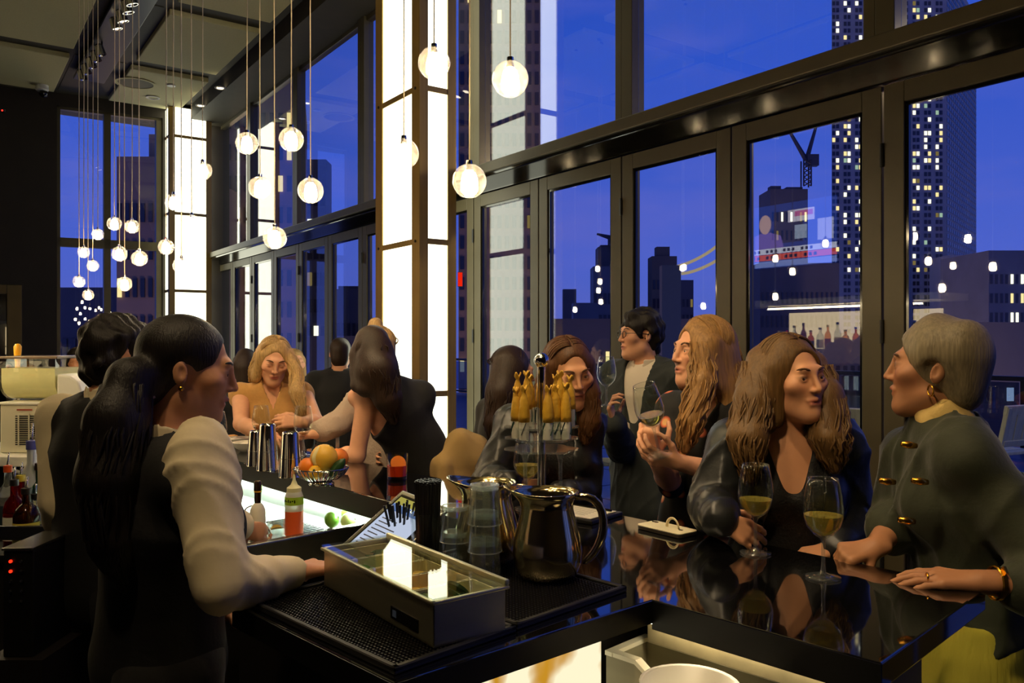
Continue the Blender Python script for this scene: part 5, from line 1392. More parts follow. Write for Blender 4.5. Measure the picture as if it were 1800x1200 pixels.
def person(label, C, fd, tfd=None, pitch=0, roll=0, hs=1.0, male=False, skin='fair', hair='dark', style=None, hip=None, arms=None, tops=(), near=1, ws=1.0, eyes=True, lip=(190, 104, 90), bust=True, locks=(), nb=None, girth=1.0, extras=None):
    C = v3(C); fd = unit([fd[0], fd[1], 0]); tfd = unit([tfd[0], tfd[1], 0]) if tfd is not None else fd
    Rh = Matrix.Identity(3)
    r_ = np.array([fd[1], -fd[0], 0]); base = np.stack([r_, fd, [0, 0, 1]], 1)
    loc = np.array(Matrix.Rotation(math.radians(pitch), 3, 'X') @ Matrix.Rotation(math.radians(roll), 3, 'Y'))
    H = base @ loc
    tr = np.array([tfd[1], -tfd[0], 0]); up = np.array([0, 0, 1.0])
    NBs = v3(nb) if nb is not None else C + H @ np.array([0, -.035, -.085]) * hs + np.array([0, 0, -.075]) - tfd * .005
    if hip is None: hipc = np.array([NBs[0] - tfd[0] * .0, NBs[1] - tfd[1] * .0, NBs[2] - .50 * (hs if hs < 1.1 else 1)])
    else: hipc = v3(hip)
    spine = unit(NBs - hipc)
    shw = (.185 if male else .160) * ws
    SH = {}
    EL = {}; WR = {}; HD = {}
    for sd, nm in ((1, 'R'), (-1, 'L')):
        A = (arms or {}).get(nm, {})
        SH[nm] = v3(A['sh']) if 'sh' in A else NBs + tr * sd * shw - spine * .035
        EL[nm] = v3(A['el']) if 'el' in A else SH[nm] + np.array([0, 0, -.29]) + tr * sd * .05
        WR[nm] = v3(A['wr']) if 'wr' in A else EL[nm] + np.array([0, 0, -.24]) + tfd * .05
        if A.get('hand') is not None:
            h = dict(A['hand']); h['w'] = WR[nm]
            if 'dir' not in h: h['dir'] = WR[nm] - EL[nm]
            HD[nm] = h
        elif A.get('hand', 0) == 0: HD[nm] = dict(w=WR[nm], dir=WR[nm] - EL[nm], back=tr * sd, thumb=1 if sd > 0 else -1)
    feet = []
    pts = [C + [0, 0, .2], C - [.15, .15, 0], C + [.15, .15, 0], NBs, hipc] + list(SH.values()) + list(EL.values()) + list(WR.values()) + [WR[n] + unit(HD[n]['dir']) * .2 for n in HD]
    P_ = np.stack(pts); lo = P_.min(0) - .16; hi = P_.max(0) + .16
    lo[0] = min(lo[0], hipc[0] - .27); hi[0] = max(hi[0], hipc[0] + .27); lo[1] = min(lo[1], hipc[1] - .27); hi[1] = max(hi[1], hipc[1] + .27)
    lo[2] = -.012
    coarse, fine = ((.011, .0036), (.013, .0050), (.016, .008))[2 - near] if near else (.018, .008)
    boxes = [(C - .125 * hs, C + .125 * hs)]
    if near:
        for n in HD:
            if HD[n].get('fine'): d = unit(HD[n]['dir']); c = WR[n] + d * .085; boxes.append((c - .105, c + .105))
    T = thing('person', label, 'person', (float(hipc[0]), float(hipc[1]), 0))
    gz = girth
    def torso(s, infl=0.0, hips=True, z0=None):
        w = (tfd - spine * (tfd @ spine)); 
        ch = NBs - spine * .13; wa = NBs - spine * .31; hp = hipc
        cw, ww, hw = (.160, .140, .148) if male else (.136, .112, .150)
        cw *= ws * gz; ww *= ws * gz; hw *= gz
        s.cone(NBs - spine * .06, ch, .105 * ws + infl, cw + infl, .04, (w, .66))
        s.cone(ch, wa, cw + infl, ww + infl, .04, (w, .70))
        if hips:
            s.cone(wa, hp - spine * .02, ww + infl, hw + infl, .05, (w, .74))
        for sd in (1, -1): s.cone(NBs - spine * .022 + tr * sd * .03, NBs + tr * sd * shw * .9 - spine * .04, (.042 if male else .036) + infl, .043 + infl, .035)
        if not male and bust:
            for sd in (1, -1): s.ell(ch + tr * sd * .062 * ws + tfd * .066 - spine * .035, np.array((.060, .056, .062)) + infl, None, .035)
    def arm(s, nm, infl=0.0, frac=1.0, k=.03, slim=1.0):
        m = 1.12 if male else .98
        s.cone(SH[nm], EL[nm], .047 * m + infl, .037 * m + infl * (1 + slim) / 2, k); i2 = infl * slim
        if frac > 0:
            w2 = EL[nm] + (WR[nm] - EL[nm]) * frac
            s.cone(EL[nm], EL[nm] + (WR[nm] - EL[nm]) * min(.3, frac), .037 * m + i2, .038 * m + i2, .02)
            if frac > .3: s.cone(EL[nm] + (WR[nm] - EL[nm]) * .3, w2, .038 * m + i2, (.038 - .0125 * (frac - .3) / .7) * m + i2, .02)
    def legs(s, infl=0.0, feet=True, stop=0.0):
        for sd in (1, -1):
            h = hipc + tr * sd * .075 - np.array([0, 0, .03]); kn = np.array([h[0], h[1], .48 * min(1, hipc[2] / .92)]) + tfd * .03 + tr * sd * .01; an = np.array([h[0], h[1], .09]) + tr * sd * .012
            s.cone(h, kn, .088 * gz + infl, .055 + infl, .03); s.cone(kn, kn * .55 + an * .45, .055 + infl, .056 + infl, .02); s.cone(kn * .55 + an * .45, an, .056 + infl, .036 + infl, .02)
            if feet: s.cone(an - [0, 0, .04] - tfd * .03, an - [0, 0, .06] + tfd * .13, .040 + infl, .028 + infl, .03)
    # ---- body
    s = SDF(lo, hi, coarse, fine, boxes)
    torso(s); legs(s)
    s.cone(C + H @ np.array([0, -.022, -.055]) * hs, NBs - spine * .02, (.058 if male else .050) * hs, (.062 if male else .054), .025)
    add_head(s, C, H, hs, male, slit=(eyes is True and near == 2))
    for nm in ('R', 'L'):
        arm(s, nm)
        if nm in HD: add_hand(s, HD[nm])
    v, fc = s.mesh()
    # tint by anatomy
    lc = (v - C) @ H / hs
    base = np.array(lin(SKINS[skin])); tint = np.tile(base, (len(v), 1))
    def blend(mask, col): tint[:] = tint * (1 - mask[:, None]) + np.array(lin(col))[None] * mask[:, None]
    if eyes:
        lipm = np.exp(-(lc[:, 0] / .022) ** 4 - ((lc[:, 2] + .060) / .0092) ** 4) * (lc[:, 1] > .07) * (lc[:, 1] < .12)
        blend(lipm * .8, lip)
        for sx_ in (-1, 1):
            blush = np.exp(-((lc[:, 0] - sx_ * .042) / .022) ** 2 - ((lc[:, 2] + .024) / .02) ** 2) * (lc[:, 1] > .03) * (lc[:, 1] < .12)
            blend(blush * .25, (206, 116, 92))
            lash = np.exp(-((lc[:, 0] - sx_ * .031) / .0145) ** 4 - ((lc[:, 2] - .0095 + 6 * (lc[:, 0] - sx_ * .031) ** 2) / .0036) ** 4) * (lc[:, 1] > .06) * (lc[:, 1] < .12)
            blend(lash * .55, (52, 32, 24))
    body = np_mesh('body', v, fc, SKIN, T, tint)
    if eyes and near == 2:
        for sx_ in (-1, 1):
            ec = C + H @ np.array([sx_ * .0305, .0722, .0045]) * hs
            m = M().sph(ec, .0125 * hs, 14, 10)
            m2 = M().sph(ec + H @ np.array([.0015, .0068, -.0005]) * hs, .0064 * hs, 12, 8)
            if eyes != 'closed':
                e_ = m.build('eye', EYE_W, body, smooth='all'); m2.build('iris', EYE_I, e_, smooth='all') if False else m2.build('iris', EYE_I, body, smooth='all')
            pts = [C + H @ np.array([sx_ * (.012 + .036 * q / 6), .0885 - .0125 * (q / 6) ** 2, .0255 + .006 * math.sin(q / 6 * 2.4)]) * hs for q in range(7)]
            M().tube([V(p) for p in pts], [.0022, .0036, .0040, .0040, .0034, .0026, .0012], 6).build('eyebrow', HAIR[hair if hair in ('black', 'dark') else 'brown'], body, smooth='all')
    # ---- clothing
    for g in tops:
        kind = g['kind']; inf = g.get('infl', .012)
        gb = [(C + H @ np.array([0, 0, -.25]) - .12, C + H @ np.array([0, 0, -.25]) + .12)] if near == 2 else []
        gs = SDF(lo - .03, hi + .03, g.get('res', .0085 if (near == 2 and g.get('cut')) else coarse), g.get('res', coarse) * .6, gb)
        if kind in ('top', 'jacket', 'dress', 'coat'):
            torso(gs, inf)
            if g.get('sleeve', 0) > -1:
                for nm in ('R', 'L'):
                    fr_ = g.get('sleeve', 0)
                    if nm in g.get('bare', ''): continue
                    if fr_ >= 0: arm(gs, nm, inf * .6 + g.get('slack', .004), fr_, slim=g.get('slim', .9))
            if kind in ('jacket', 'coat') or g.get('skirt'):
                hem = g.get('hem', .78); rr_ = g.get('hemr', .19)
                gs.cone(hipc + [0, 0, .05], np.array([hipc[0], hipc[1], hem]), (.15 * gz) + inf, rr_, .05, (tfd, .78))
            if g.get('collar'):
                gs.cone(NBs + up * .0, NBs + up * g['collar'] + tfd * .01, .068 + inf * .5, .062 + inf * .4, .02)
            gs.ripple(g.get('fold', .0035), g.get('ffreq', 38), len(kind) * 7 + int(g.get('seed', 1)), (1, 1, .8))
            if g.get('crease'): gs.creases(g['crease'], g.get('cfreq', 30), int(g.get('seed', 3)), g.get('cst', (1, 1, 1)))
            cut = g.get('cut')
            # neck opening
            gs.cone(NBs + up * (.02 + g.get('collar', 0)), NBs + up * .25, g.get('neck', .060), .078, 0, None, 'sub', pad=.3)
            if cut == 'round': gs.ell(NBs + tfd * .045 + up * .02, (.085, .075, .065), np.stack([tr, tfd, up], 1), .0, 'sub')
            if cut == 'vee':
                dp = g.get('depth', .20); gs.cone(NBs + tfd * .075 + up * .03, NBs - spine * dp + tfd * .165, .082, .012, .004, None, 'sub', pad=.06)
            if cut == 'open':
                dp = g.get('depth', .32); ow = g.get('ow', .07)
                gs.cone(NBs + tfd * .07 + up * .03, NBs - spine * dp + tfd * .18, ow, max(.014, ow * (1 - g.get('otaper', .8))), .004, None, 'sub', pad=.06)
            if cut == 'oneshoulder':
                gs.half(NBs - spine * .14, unit(tr * g.get('osd', 1) * 1.0 - spine * .85))
            if 'top_z' in g: gs.half((0, 0, g['top_z']), (0, 0, -1))
            if 'bot_z' in g: gs.half((0, 0, g['bot_z']), (0, 0, 1))
        elif kind == 'trousers':
            legs(gs, inf, False); gs.cone(hipc + spine * .06, hipc - up * .02, (.128 if not male else .142) * gz + inf, (.15 * gz) + inf, .04, (tfd, .76)); gs.half((0, 0, .03), (0, 0, 1)); gs.ripple(.003, 30, 5)
        elif kind == 'skirt':
            gs.cone(hipc + spine * .10, hipc - up * .02, .12 * gz + inf, .155 * gz + inf, .03, (tfd, .8)); gs.cone(hipc, np.array([hipc[0], hipc[1], g.get('hem', .45)]), .155 * gz + inf, g.get('hemr', .24), .04, (tfd, .9))
            gs.half((0, 0, g.get('hem', .45)), (0, 0, 1)); gs.ripple(.006, 26, 9, (1, 1, .12))
        elif kind == 'custom': g['fn'](gs, dict(C=C, H=H, NB=NBs, hip=hipc, tr=tr, tfd=tfd, up=up, SH=SH, EL=EL, WR=WR, spine=spine, torso=torso, arm=arm, shw=shw))
        v, fc = gs.mesh()
        o = np_mesh(g.get('name', kind), v, fc, g['mat'], T)
        if g.get('label'): o['label'] = g['label']
    # ---- hair
    if style:
        def L(x, y, z): return C + H @ (np.array([x, y, z]) * hs)
        pts = [C - .15, C + .15] + [v3(p) for path in style.get('falls', ()) for p in path['p']]
        Q = np.stack(pts); hlo = Q.min(0) - .09; hhi = Q.max(0) + .09
        hsdf = SDF(hlo, hhi, .006 if near == 2 else .009, .006 if near == 2 else .009, [])
        vol = style.get('vol', 0.0)
        hsdf.ell(L(0, -.022, .040), np.array((.0805 + vol, .0965 + vol, .0860 + vol)) * hs, H, .02)
        if style.get('nape', True): hsdf.ell(L(0, -.062, -.03), np.array((.068, .05, .07)) * hs, H, .03)
        if style.get('sides'):
            for sx_ in (-1, 1):
                hsdf.cone(L(sx_ * .068, .008, .03), L(sx_ * .078, .0, -.10), .026 * hs, .030 * hs, .03)
                hsdf.cone(L(sx_ * .05, -.05, .0), L(sx_ * .06, -.055, -.12), .04 * hs, .042 * hs, .03)
        if style.get('bun'): hsdf.ell(L(*style['bun']), (.036, .036, .036), None, .015)
        fo = style.get('face', (.058, .090, .112)); fz = style.get('fz', -.030)
        hsdf.ell(L(0, .098, fz), np.array(fo) * hs, H, .012, 'sub')
        if not style.get('ears', False) or True:
            if style.get('ears'):
                for sx_ in (-1, 1): hsdf.ell(L(sx_ * .086, .004, -.02), np.array((.026, .034, .046)) * hs, H, .01, 'sub')
        for path in style.get('falls', ()):
            pp = [v3(p) for p in path['p']]; rr = path['r']
            for a in range(len(pp) - 1): hsdf.cone(pp[a], pp[a + 1], rr[a], rr[a + 1], .02, path.get('flat'))
        hsdf.ripple(style.get('rip', .0035), 60, 3, (1, 1, .25))
        if style.get('curl'): hsdf.ripple(.006, 150, 4)
        v, fc = hsdf.mesh()
        extra = None
        if style.get('locks'):
            extra = M(); r2 = np.random.default_rng(11)
            for path in style['falls']:
                pp = [v3(p) for p in path['p']]; rr = path['r']
                for q in range(int(style['locks'] * 2.2)):
                    a = r2.uniform(0, 2 * PI); ph = r2.uniform(0, 6); pts = []
                    nseg = 9; amp = style.get('wave', .008)
                    endx = r2.uniform(.88, 1.12)
                    for u_ in range(nseg + 1):
                        t_ = u_ / nseg * (len(pp) - 1); i_ = min(int(t_), len(pp) - 2); w_ = t_ - i_
                        c = pp[i_] * (1 - w_) + pp[i_ + 1] * w_; rad = rr[i_] * (1 - w_) + rr[i_ + 1] * w_
                        if u_ == nseg: c = c + (pp[-1] - pp[-2]) * (endx - 1)
                        aa = a + .5 * math.sin(u_ * .6 + ph)
                        off = np.array([math.cos(aa), math.sin(aa), 0]) * (rad * r2.uniform(.92, 1.04) + amp * math.sin(u_ * 1.5 + ph))
                        pts.append(V(c + off))
                    w0 = r2.uniform(.0018, .0042)
                    extra.tube(pts, [w0 * .6] + [w0] * (nseg - 1) + [w0 * .25], 5)
        nl = style.get('cap_locks', 280 if (style.get('sides') and near == 2) else (60 if style.get('sides') and near == 1 else 0))
        if nl:
            extra = extra or M(); r2 = np.random.default_rng(5)
            rx, ry, rz = .0815 + vol, .0975 + vol, .0872 + vol
            for q in range(nl):
                sd = 1 if q % 2 else -1; y0 = r2.uniform(-.085, .062); pts = []; ph = r2.uniform(0, 6); lift = r2.uniform(-.0015, .003)
                pe = r2.uniform(88, 112) if y0 < .03 else r2.uniform(95, 120)
                for a in range(9):
                    th = math.radians(3 + (pe - 3) * a / 8); yy = y0 - .022 * (a / 8) - .012 * math.sin(a * .4)
                    if y0 > .03: yy = y0 - .03 * (a / 8)
                    cc = math.sqrt(max(.05, 1 - (yy / ry) ** 2))
                    pts.append(L(sd * (rx + lift) * math.sin(th) * cc, -.022 + yy, .040 + (rz + lift) * math.cos(th) * cc))
                e0 = pts[-1]; best = None
                for path in style['falls']:
                    pp = [v3(p) for p in path['p']]
                    dmin = min(np.linalg.norm((p - e0)[:2]) for p in pp)
                    if best is None or dmin < best[0]: best = (dmin, pp, path['r'])
                _, pp, rr = best
                a = r2.uniform(0, 2 * PI); ff = r2.uniform(.75, 1.03)
                for i_ in range(len(pp) - 1):
                    for w_ in (.0, .34, .67):
                        c = pp[i_] * (1 - w_) + pp[i_ + 1] * w_; rad = rr[i_] * (1 - w_) + rr[i_ + 1] * w_
                        if c[2] < e0[2] - .03:
                            aa = a + .4 * math.sin(len(pts) * .7 + ph)
                            pts.append(c + np.array([math.cos(aa), math.sin(aa), 0]) * (rad * ff + style.get('wave', .006) * math.sin(len(pts) * 1.3 + ph)))
                rr_end = r2.uniform(.9, 1.25)
                pts.append(pp[-1] + np.array([math.cos(a), math.sin(a), 0]) * rr[-1] * .8 + (pp[-1] - pp[-2]) * (rr_end - 1))
                w0 = r2.uniform(.0011, .0026)
                extra.tube([V(p) for p in pts], [w0] * (len(pts) - 2) + [w0 * .7, w0 * .2], 4)
        np_mesh('hair', v, fc, HAIR[hair], T, None, extra)
    if extras: extras(T, dict(C=C, H=H, NB=NBs, hip=hipc, tr=tr, tfd=tfd, up=up, SH=SH, EL=EL, WR=WR, hs=hs, L=lambda x, y, z: C + H @ (np.array([x, y, z]) * hs), spine=spine))
    return T
CL = dict(black=mat('black_cloth', (17, 16, 15), .8, bump=.2, bscale=60, sheen=.1), vest=mat('black_vest_cloth', (15, 14, 13), .7, bump=.2, bscale=80), white=mat('white_shirt_cotton', (222, 206, 168), .8, bump=.4, bscale=22),
          camel=mat('camel_wool', (188, 140, 76), .85, noise=.06, nscale=60, bump=.3, bscale=90, sheen=.2), leather=mat('black_leather', (22, 24, 24), .4, bump=.5, bscale=26, spec=.6), suit=mat('charcoal_suit', (44, 50, 50), .75, bump=.15, bscale=120),
          knit=mat('pale_grey_knit', (176, 156, 138), .9, bump=.8, bscale=90), olive=mat('dark_olive_jacket', (38, 43, 20), .75, noise=.12, nscale=14, bump=.4, bscale=50, sheen=.15), skirt=mat('chartreuse_ribbed_knit', (196, 184, 60), .85, bump=.6, bscale=10, stretch=(14, 14, 1)),
          lace=mat('black_lace_top', (14, 13, 13), .7, bump=.8, bscale=140), trous=mat('dark_trousers', (30, 34, 42), .8, bump=.2, bscale=80), shirt=mat('crisp_white_shirt', (226, 214, 196), .75, bump=.2, bscale=20), yellowtop=mat('olive_yellow_blouse', (150, 136, 50), .8, bump=.3, bscale=30))
fl_m = mat('floral_black_dress', (20, 18, 16), .75)
_t = fl_m.node_tree; _b = _t.nodes['Principled BSDF']; _tc = nn(_t, 'ShaderNodeTexCoord'); _v = nn(_t, 'ShaderNodeTexVoronoi'); _v.inputs['Scale'].default_value = 13
_r = nn(_t, 'ShaderNodeValToRGB'); _r.color_ramp.elements[0].position = .22; _r.color_ramp.elements[0].color = lin((206, 96, 60)); _r.color_ramp.elements[1].position = .30; _r.color_ramp.elements[1].color = lin((18, 17, 16)); _e = _r.color_ramp.elements.new(.12); _e.color = lin((220, 170, 110))
_t.links.new(_tc.outputs['Object'], _v.inputs['Vector']); _t.links.new(_v.outputs['Distance'], _r.inputs[0]); _t.links.new(_r.outputs[0], _b.inputs['Base Color'])
CL['floral'] = fl_m
GOLD = mat('gold', (226, 170, 60), .25, 1.0)
def earring(T, p, r=.012, hoop=True):
    if hoop: M().tube([(p[0], p[1] + r * math.cos(2 * PI * k / 16), p[2] + r * math.sin(2 * PI * k / 16)) for k in range(17)], .0022, 6).build('earring', GOLD, T, smooth='all')
    else: M().sph(V(p), r, 12, 8).build('earring', GOLD, T, smooth='all')
# ---------------------------------------------------------------- the people
# bartender with a ponytail, in profile
Cb = P(332, 652, 1.85)
def bt_extras(T, d):
    # hair tie and pony tail are hair; collar is part of the shirt
    L = d['L']
    earring(T, L(.084, -.004, -.036), .006, False)
    M().lathe([(.030, -.02), (.042, -.008), (.044, .008), (.030, .02)], 18, P(244, 676, 1.765), Matrix.Rotation(.9, 3, 'Y')).build('hair_tie', mat('pale_hair_tie', (190, 160, 126), .7), T, smooth=True)
tail = [P(268, 652, 1.80), P(228, 668, 1.76), P(205, 740, 1.72), P(196, 840, 1.70), P(205, 950, 1.70), P(222, 1030, 1.71)]
def collar_fn(gs, d):
    a = d['NB']; up = d['up']
    gs.cone(a - up * .02, a + up * .062 + d['tfd'] * .014, .077, .069, .01); gs.cone(a - up * .06, a + up * .2, .054, .055, 0, None, 'sub', pad=.3)
    gs.half(a + up * .058 + d['tfd'] * .012, unit(-up - d['tfd'] * .35)); gs.half(a - up * .03, up)
person('bartender with a dark ponytail, black waistcoat and white shirt, in profile behind the bar', Cb, (.95, .30), (.78, .62), pitch=-9, skin='tan', hair='black', near=2,
       hip=(-.80, 1.86, .92), nb=(Cb.x - .035, Cb.y - .03, Cb.z - .185), ws=1.08, girth=1.08, extras=bt_extras,
       arms={'R': dict(sh=P(352, 800, 1.70), el=P(392, 1030, 1.60), wr=P(515, 1006, 1.735), hand=dict(back=(0, -.2, 1), thumb=-1, curl=(.25, .3, .2), fine=1)), 'L': dict(el=(-.86, 2.10, 1.10), wr=(-.70, 1.98, 1.0))},
       tops=[dict(kind='top', name='shirt', mat=CL['white'], infl=.011, sleeve=.95, slack=.017, slim=.35, fold=.002, ffreq=44, res=.0075, crease=.0055, cfreq=26, seed=5, neck=.070),
             dict(kind='custom', name='collar', mat=CL['white'], fn=collar_fn, res=.006),
             dict(kind='top', name='waistcoat', mat=CL['vest'], infl=.031, sleeve=-1, cut='vee', depth=.24, fold=.001, seed=4, neck=.082),
             dict(kind='trousers', mat=CL['black'], infl=.016)],
       style=dict(ears=True, rip=.002, nape=True, face=(.064, .080, .112), fz=-.030, falls=[dict(p=tail, r=[.034, .046, .060, .066, .054, .018])], locks=60, wave=.006))
# second bartender, from behind
def collar2(gs, d): collar_fn(gs, d)
person('bartender with short black hair half hidden behind the ponytailed bartender', P(214, 628, 2.6), (.74, .67), (.30, .95), pitch=-4, hs=1.04, ws=.95, male=True, skin='tan', hair='black', near=1,
       arms={'L': dict(el=P(112, 880, 2.56), wr=P(140, 960, 2.7)), 'R': dict(el=(-1.0, 2.55, 1.08), wr=(-.88, 2.66, 1.0))},
       tops=[dict(kind='top', name='shirt', mat=CL['white'], infl=.010, sleeve=.93, slack=.018, fold=.002, crease=.005, cfreq=26), dict(kind='custom', name='collar', mat=CL['white'], fn=collar2, res=.009), dict(kind='top', name='waistcoat', mat=CL['vest'], infl=.028, sleeve=-1, cut='vee', depth=.24, fold=.001), dict(kind='trousers', mat=CL['black'], infl=.016)],
       style=dict(ears=True, vol=.006, curl=True, face=(.064, .080, .110), fz=-.032))
# woman in tan
Ct = P(482, 634, 4.28)
def t_ex(T, d):
    earring(T, d['L'](-.082, 0, -.045), .016); earring(T, d['L'](.082, 0, -.045), .016)
def wrap_fn(gs, d):
    d['torso'](gs, .022)
    n = d['NB']; gs.cone(n + d['up'] * .01 + d['tr'] * .05, n - d['spine'] * .17 - d['tr'] * .07 + d['tfd'] * .12, .035, .028, .03); gs.cone(n + d['up'] * .01 - d['tr'] * .05, n - d['spine'] * .2 + d['tr'] * .05 + d['tfd'] * .12, .035, .03, .03)
    for nm in ('R', 'L'): gs.cone(d['SH'][nm], d['SH'][nm] - d['up'] * .02, .062, .06, .03)
    gs.ripple(.005, 36, 2)
    gs.cone(n, n + d['up'] * .25, .060, .075, 0, None, 'sub', pad=.3)
    for q in range(6):
        zz = q / 5; c = n - d['spine'] * (.11 * zz - .03) + d['tfd'] * .10
        gs.ell(c, (.06 * (1 - zz) + .006, .09, .03), np.stack([d['tr'], d['tfd'], d['spine']], 1), 0, 'sub')
pl = lambda u, v, Y: P(u, v, Y)
person('long-haired blonde woman in a sleeveless camel wrap top looking down at her hands', Ct, (.36, -.93), (.30, -.95), pitch=-20, roll=-4, skin='fair', hair='blonde', near=2, eyes='closed', hip=(-1.27, 4.42, .92), extras=t_ex, lip=(196, 92, 86),
       arms={'R': dict(el=pl(424, 745, 4.12), wr=pl(462, 760, 3.98), hand=dict(back=(0, -.2, 1), thumb=-1, curl=(.4, .5, .3), fine=1)), 'L': dict(el=pl(556, 742, 4.18), wr=pl(528, 742, 3.98), hand=dict(dir=(-.9, -.4, .15), back=(.1, -.9, .4), thumb=1, curl=(.6, .7, .4), tcurl=.8, fine=1))},
       tops=[dict(kind='custom', name='wrap_top', mat=CL['camel'], fn=wrap_fn, res=.007), dict(kind='trousers', mat=CL['black'], infl=.016)],
       style=dict(sides=True, locks=26, wave=.010, falls=[dict(p=[pl(505, 612, 4.30), pl(520, 650, 4.24), pl(523, 690, 4.16), pl(530, 728, 4.13)], r=[.022, .028, .034, .018]), dict(p=[pl(463, 612, 4.32), pl(449, 650, 4.34), pl(447, 676, 4.36)], r=[.03, .032, .02]), dict(p=[pl(482, 625, 4.38), pl(484, 690, 4.42)], r=[.07, .07])]))
# woman in the black one shoulder dress
Cd = P(652, 636, 3.62)
def os_fn(gs, d):
    d['torso'](gs, .014); gs.cone(d['hip'] + d['up'] * .05, np.array([d['hip'][0] + .02, d['hip'][1], .5]), .17, .22, .05, (d['tfd'], .85))
    gs.cone(d['SH']['R'], d['SH']['R'] - d['up'] * .03, .06, .06, .03)
    gs.ripple(.003, 30, 6)
    n = d['NB']; gs.cone(n + d['up'] * .0, n + d['up'] * .25, .056, .07, 0, None, 'sub', pad=.3)
    gs.half(n - d['spine'] * .10 - d['tr'] * .045, unit(d['tr'] * 1.0 - d['spine'] * .62))
    gs.half(np.array([0, 0, .45]), (0, 0, 1))
person('woman in a black one-shoulder dress leaning on the bar with her back turned', Cd, (-.62, .78), (-.45, .89), pitch=-8, skin='fair', hair='dark', near=2, nb=P(676, 683, 3.68), hip=P(776, 868, 3.86),
       arms={'L': dict(sh=P(645, 700, 3.60), el=P(627, 800, 3.60), wr=P(575, 800, 3.80), hand=dict(back=(0, 0, 1), thumb=1)), 'R': dict(el=P(745, 790, 4.05), wr=P(690, 800, 4.2))},
       tops=[dict(kind='custom', name='dress', mat=CL['black'], fn=os_fn, res=.009)],
       style=dict(sides=True, locks=50, wave=.006, falls=[dict(p=[P(655, 600, 3.62), P(665, 650, 3.55), P(680, 700, 3.55), P(690, 738, 3.57)], r=[.075, .085, .062, .022]), dict(p=[P(632, 615, 3.6), P(629, 655, 3.58), P(640, 690, 3.56)], r=[.03, .03, .012])]))
# person in a grey knit reaching across
person('person reaching a pale grey knit sleeve over the bar, mostly hidden behind the black dress', P(655, 618, 4.12), (-.9, -.2), (-.75, -.1), pitch=-6, skin='fair', hair='blonde', near=1,
       arms={'R': dict(sh=P(668, 694, 4.2), el=P(690, 790, 4.25), wr=P(672, 800, 4.1)), 'L': dict(sh=P(648, 690, 4.02), el=P(597, 742, 3.93), wr=P(556, 762, 3.85), hand=dict(back=(0, -.3, 1), thumb=1, curl=(.5, .6, .4), dir=(-.8, -.2, -.1), fine=1))},
       tops=[dict(kind='top', name='knit_top', mat=CL['knit'], infl=.016, sleeve=.72, slack=.010, fold=.003, crease=.008, cfreq=34), dict(kind='trousers', mat=CL['black'], infl=.016)],
       style=dict(sides=True, vol=.004, bun=(.0, -.03, .135), locks=20, falls=[dict(p=[P(655, 610, 4.17), P(658, 660, 4.2)], r=[.07, .06])]))
# farther guests
person('woman with pulled back blonde hair standing far behind the woman in tan', P(519, 638, 7.3), (.66, -.75), pitch=0, skin='fair', hair='blonde', near=1, hip=(-1.95, 7.4, .86), tops=[dict(kind='top', name='blouse', mat=CL['black'], infl=.014, sleeve=.95), dict(kind='trousers', mat=CL['black'], infl=.014)], style=dict(sides=True, falls=[dict(p=[P(508, 640, 7.36), P(510, 690, 7.4)], r=[.05, .03])], locks=12))
person('woman with dark hair seen from behind, between the bartender and the woman in tan', P(432, 640, 6.4), (-.3, .95), skin='light', hair='dark', near=0, tops=[dict(kind='top', name='jacket', mat=CL['black'], infl=.016, sleeve=.95), dict(kind='trousers', mat=CL['black'], infl=.014)], style=dict(sides=True, falls=[dict(p=[P(432, 645, 6.36), P(432, 705, 6.36)], r=[.09, .07])]), eyes=False)
person('man in a black sweater with short hair, seen from behind beyond the bar', P(598, 622, 6.5), (-.1, .99), hs=1.03, male=True, skin='light', hair='dark', near=0, ws=1.05, tops=[dict(kind='top', name='sweater', mat=CL['black'], infl=.02, sleeve=.95), dict(kind='trousers', mat=CL['black'], infl=.014)], style=dict(ears=True), eyes=False)
person('woman with dark hair far behind the frozen drink machine, facing the room', P(137, 636, 7.4), (.20, -.97), pitch=-6, skin='light', hair='black', near=1, hip=(-3.92, 7.45, .86), tops=[dict(kind='top', name='blouse', mat=CL['black'], infl=.014, sleeve=.95), dict(kind='trousers', mat=CL['black'], infl=.014)], style=dict(sides=True, vol=.008, falls=[dict(p=[P(124, 640, 7.42), P(122, 672, 7.42)], r=[.05, .03]), dict(p=[P(150, 640, 7.42), P(152, 672, 7.42)], r=[.05, .03])]))
# woman with long brown hair by the glass
person('woman with very long straight brown hair turned toward the glass doors', P(903, 655, 3.95), (.93, .30), (.8, .5), pitch=-6, skin='light', hair='dark', near=1, tops=[dict(kind='top', name='black_top', mat=CL['black'], infl=.014, sleeve=.95), dict(kind='trousers', mat=CL['black'], infl=.014)],
       style=dict(sides=True, locks=50, wave=.005, falls=[dict(p=[P(895, 640, 3.93), P(884, 690, 3.88), P(876, 745, 3.86), P(872, 785, 3.86)], r=[.082, .078, .066, .025])]))
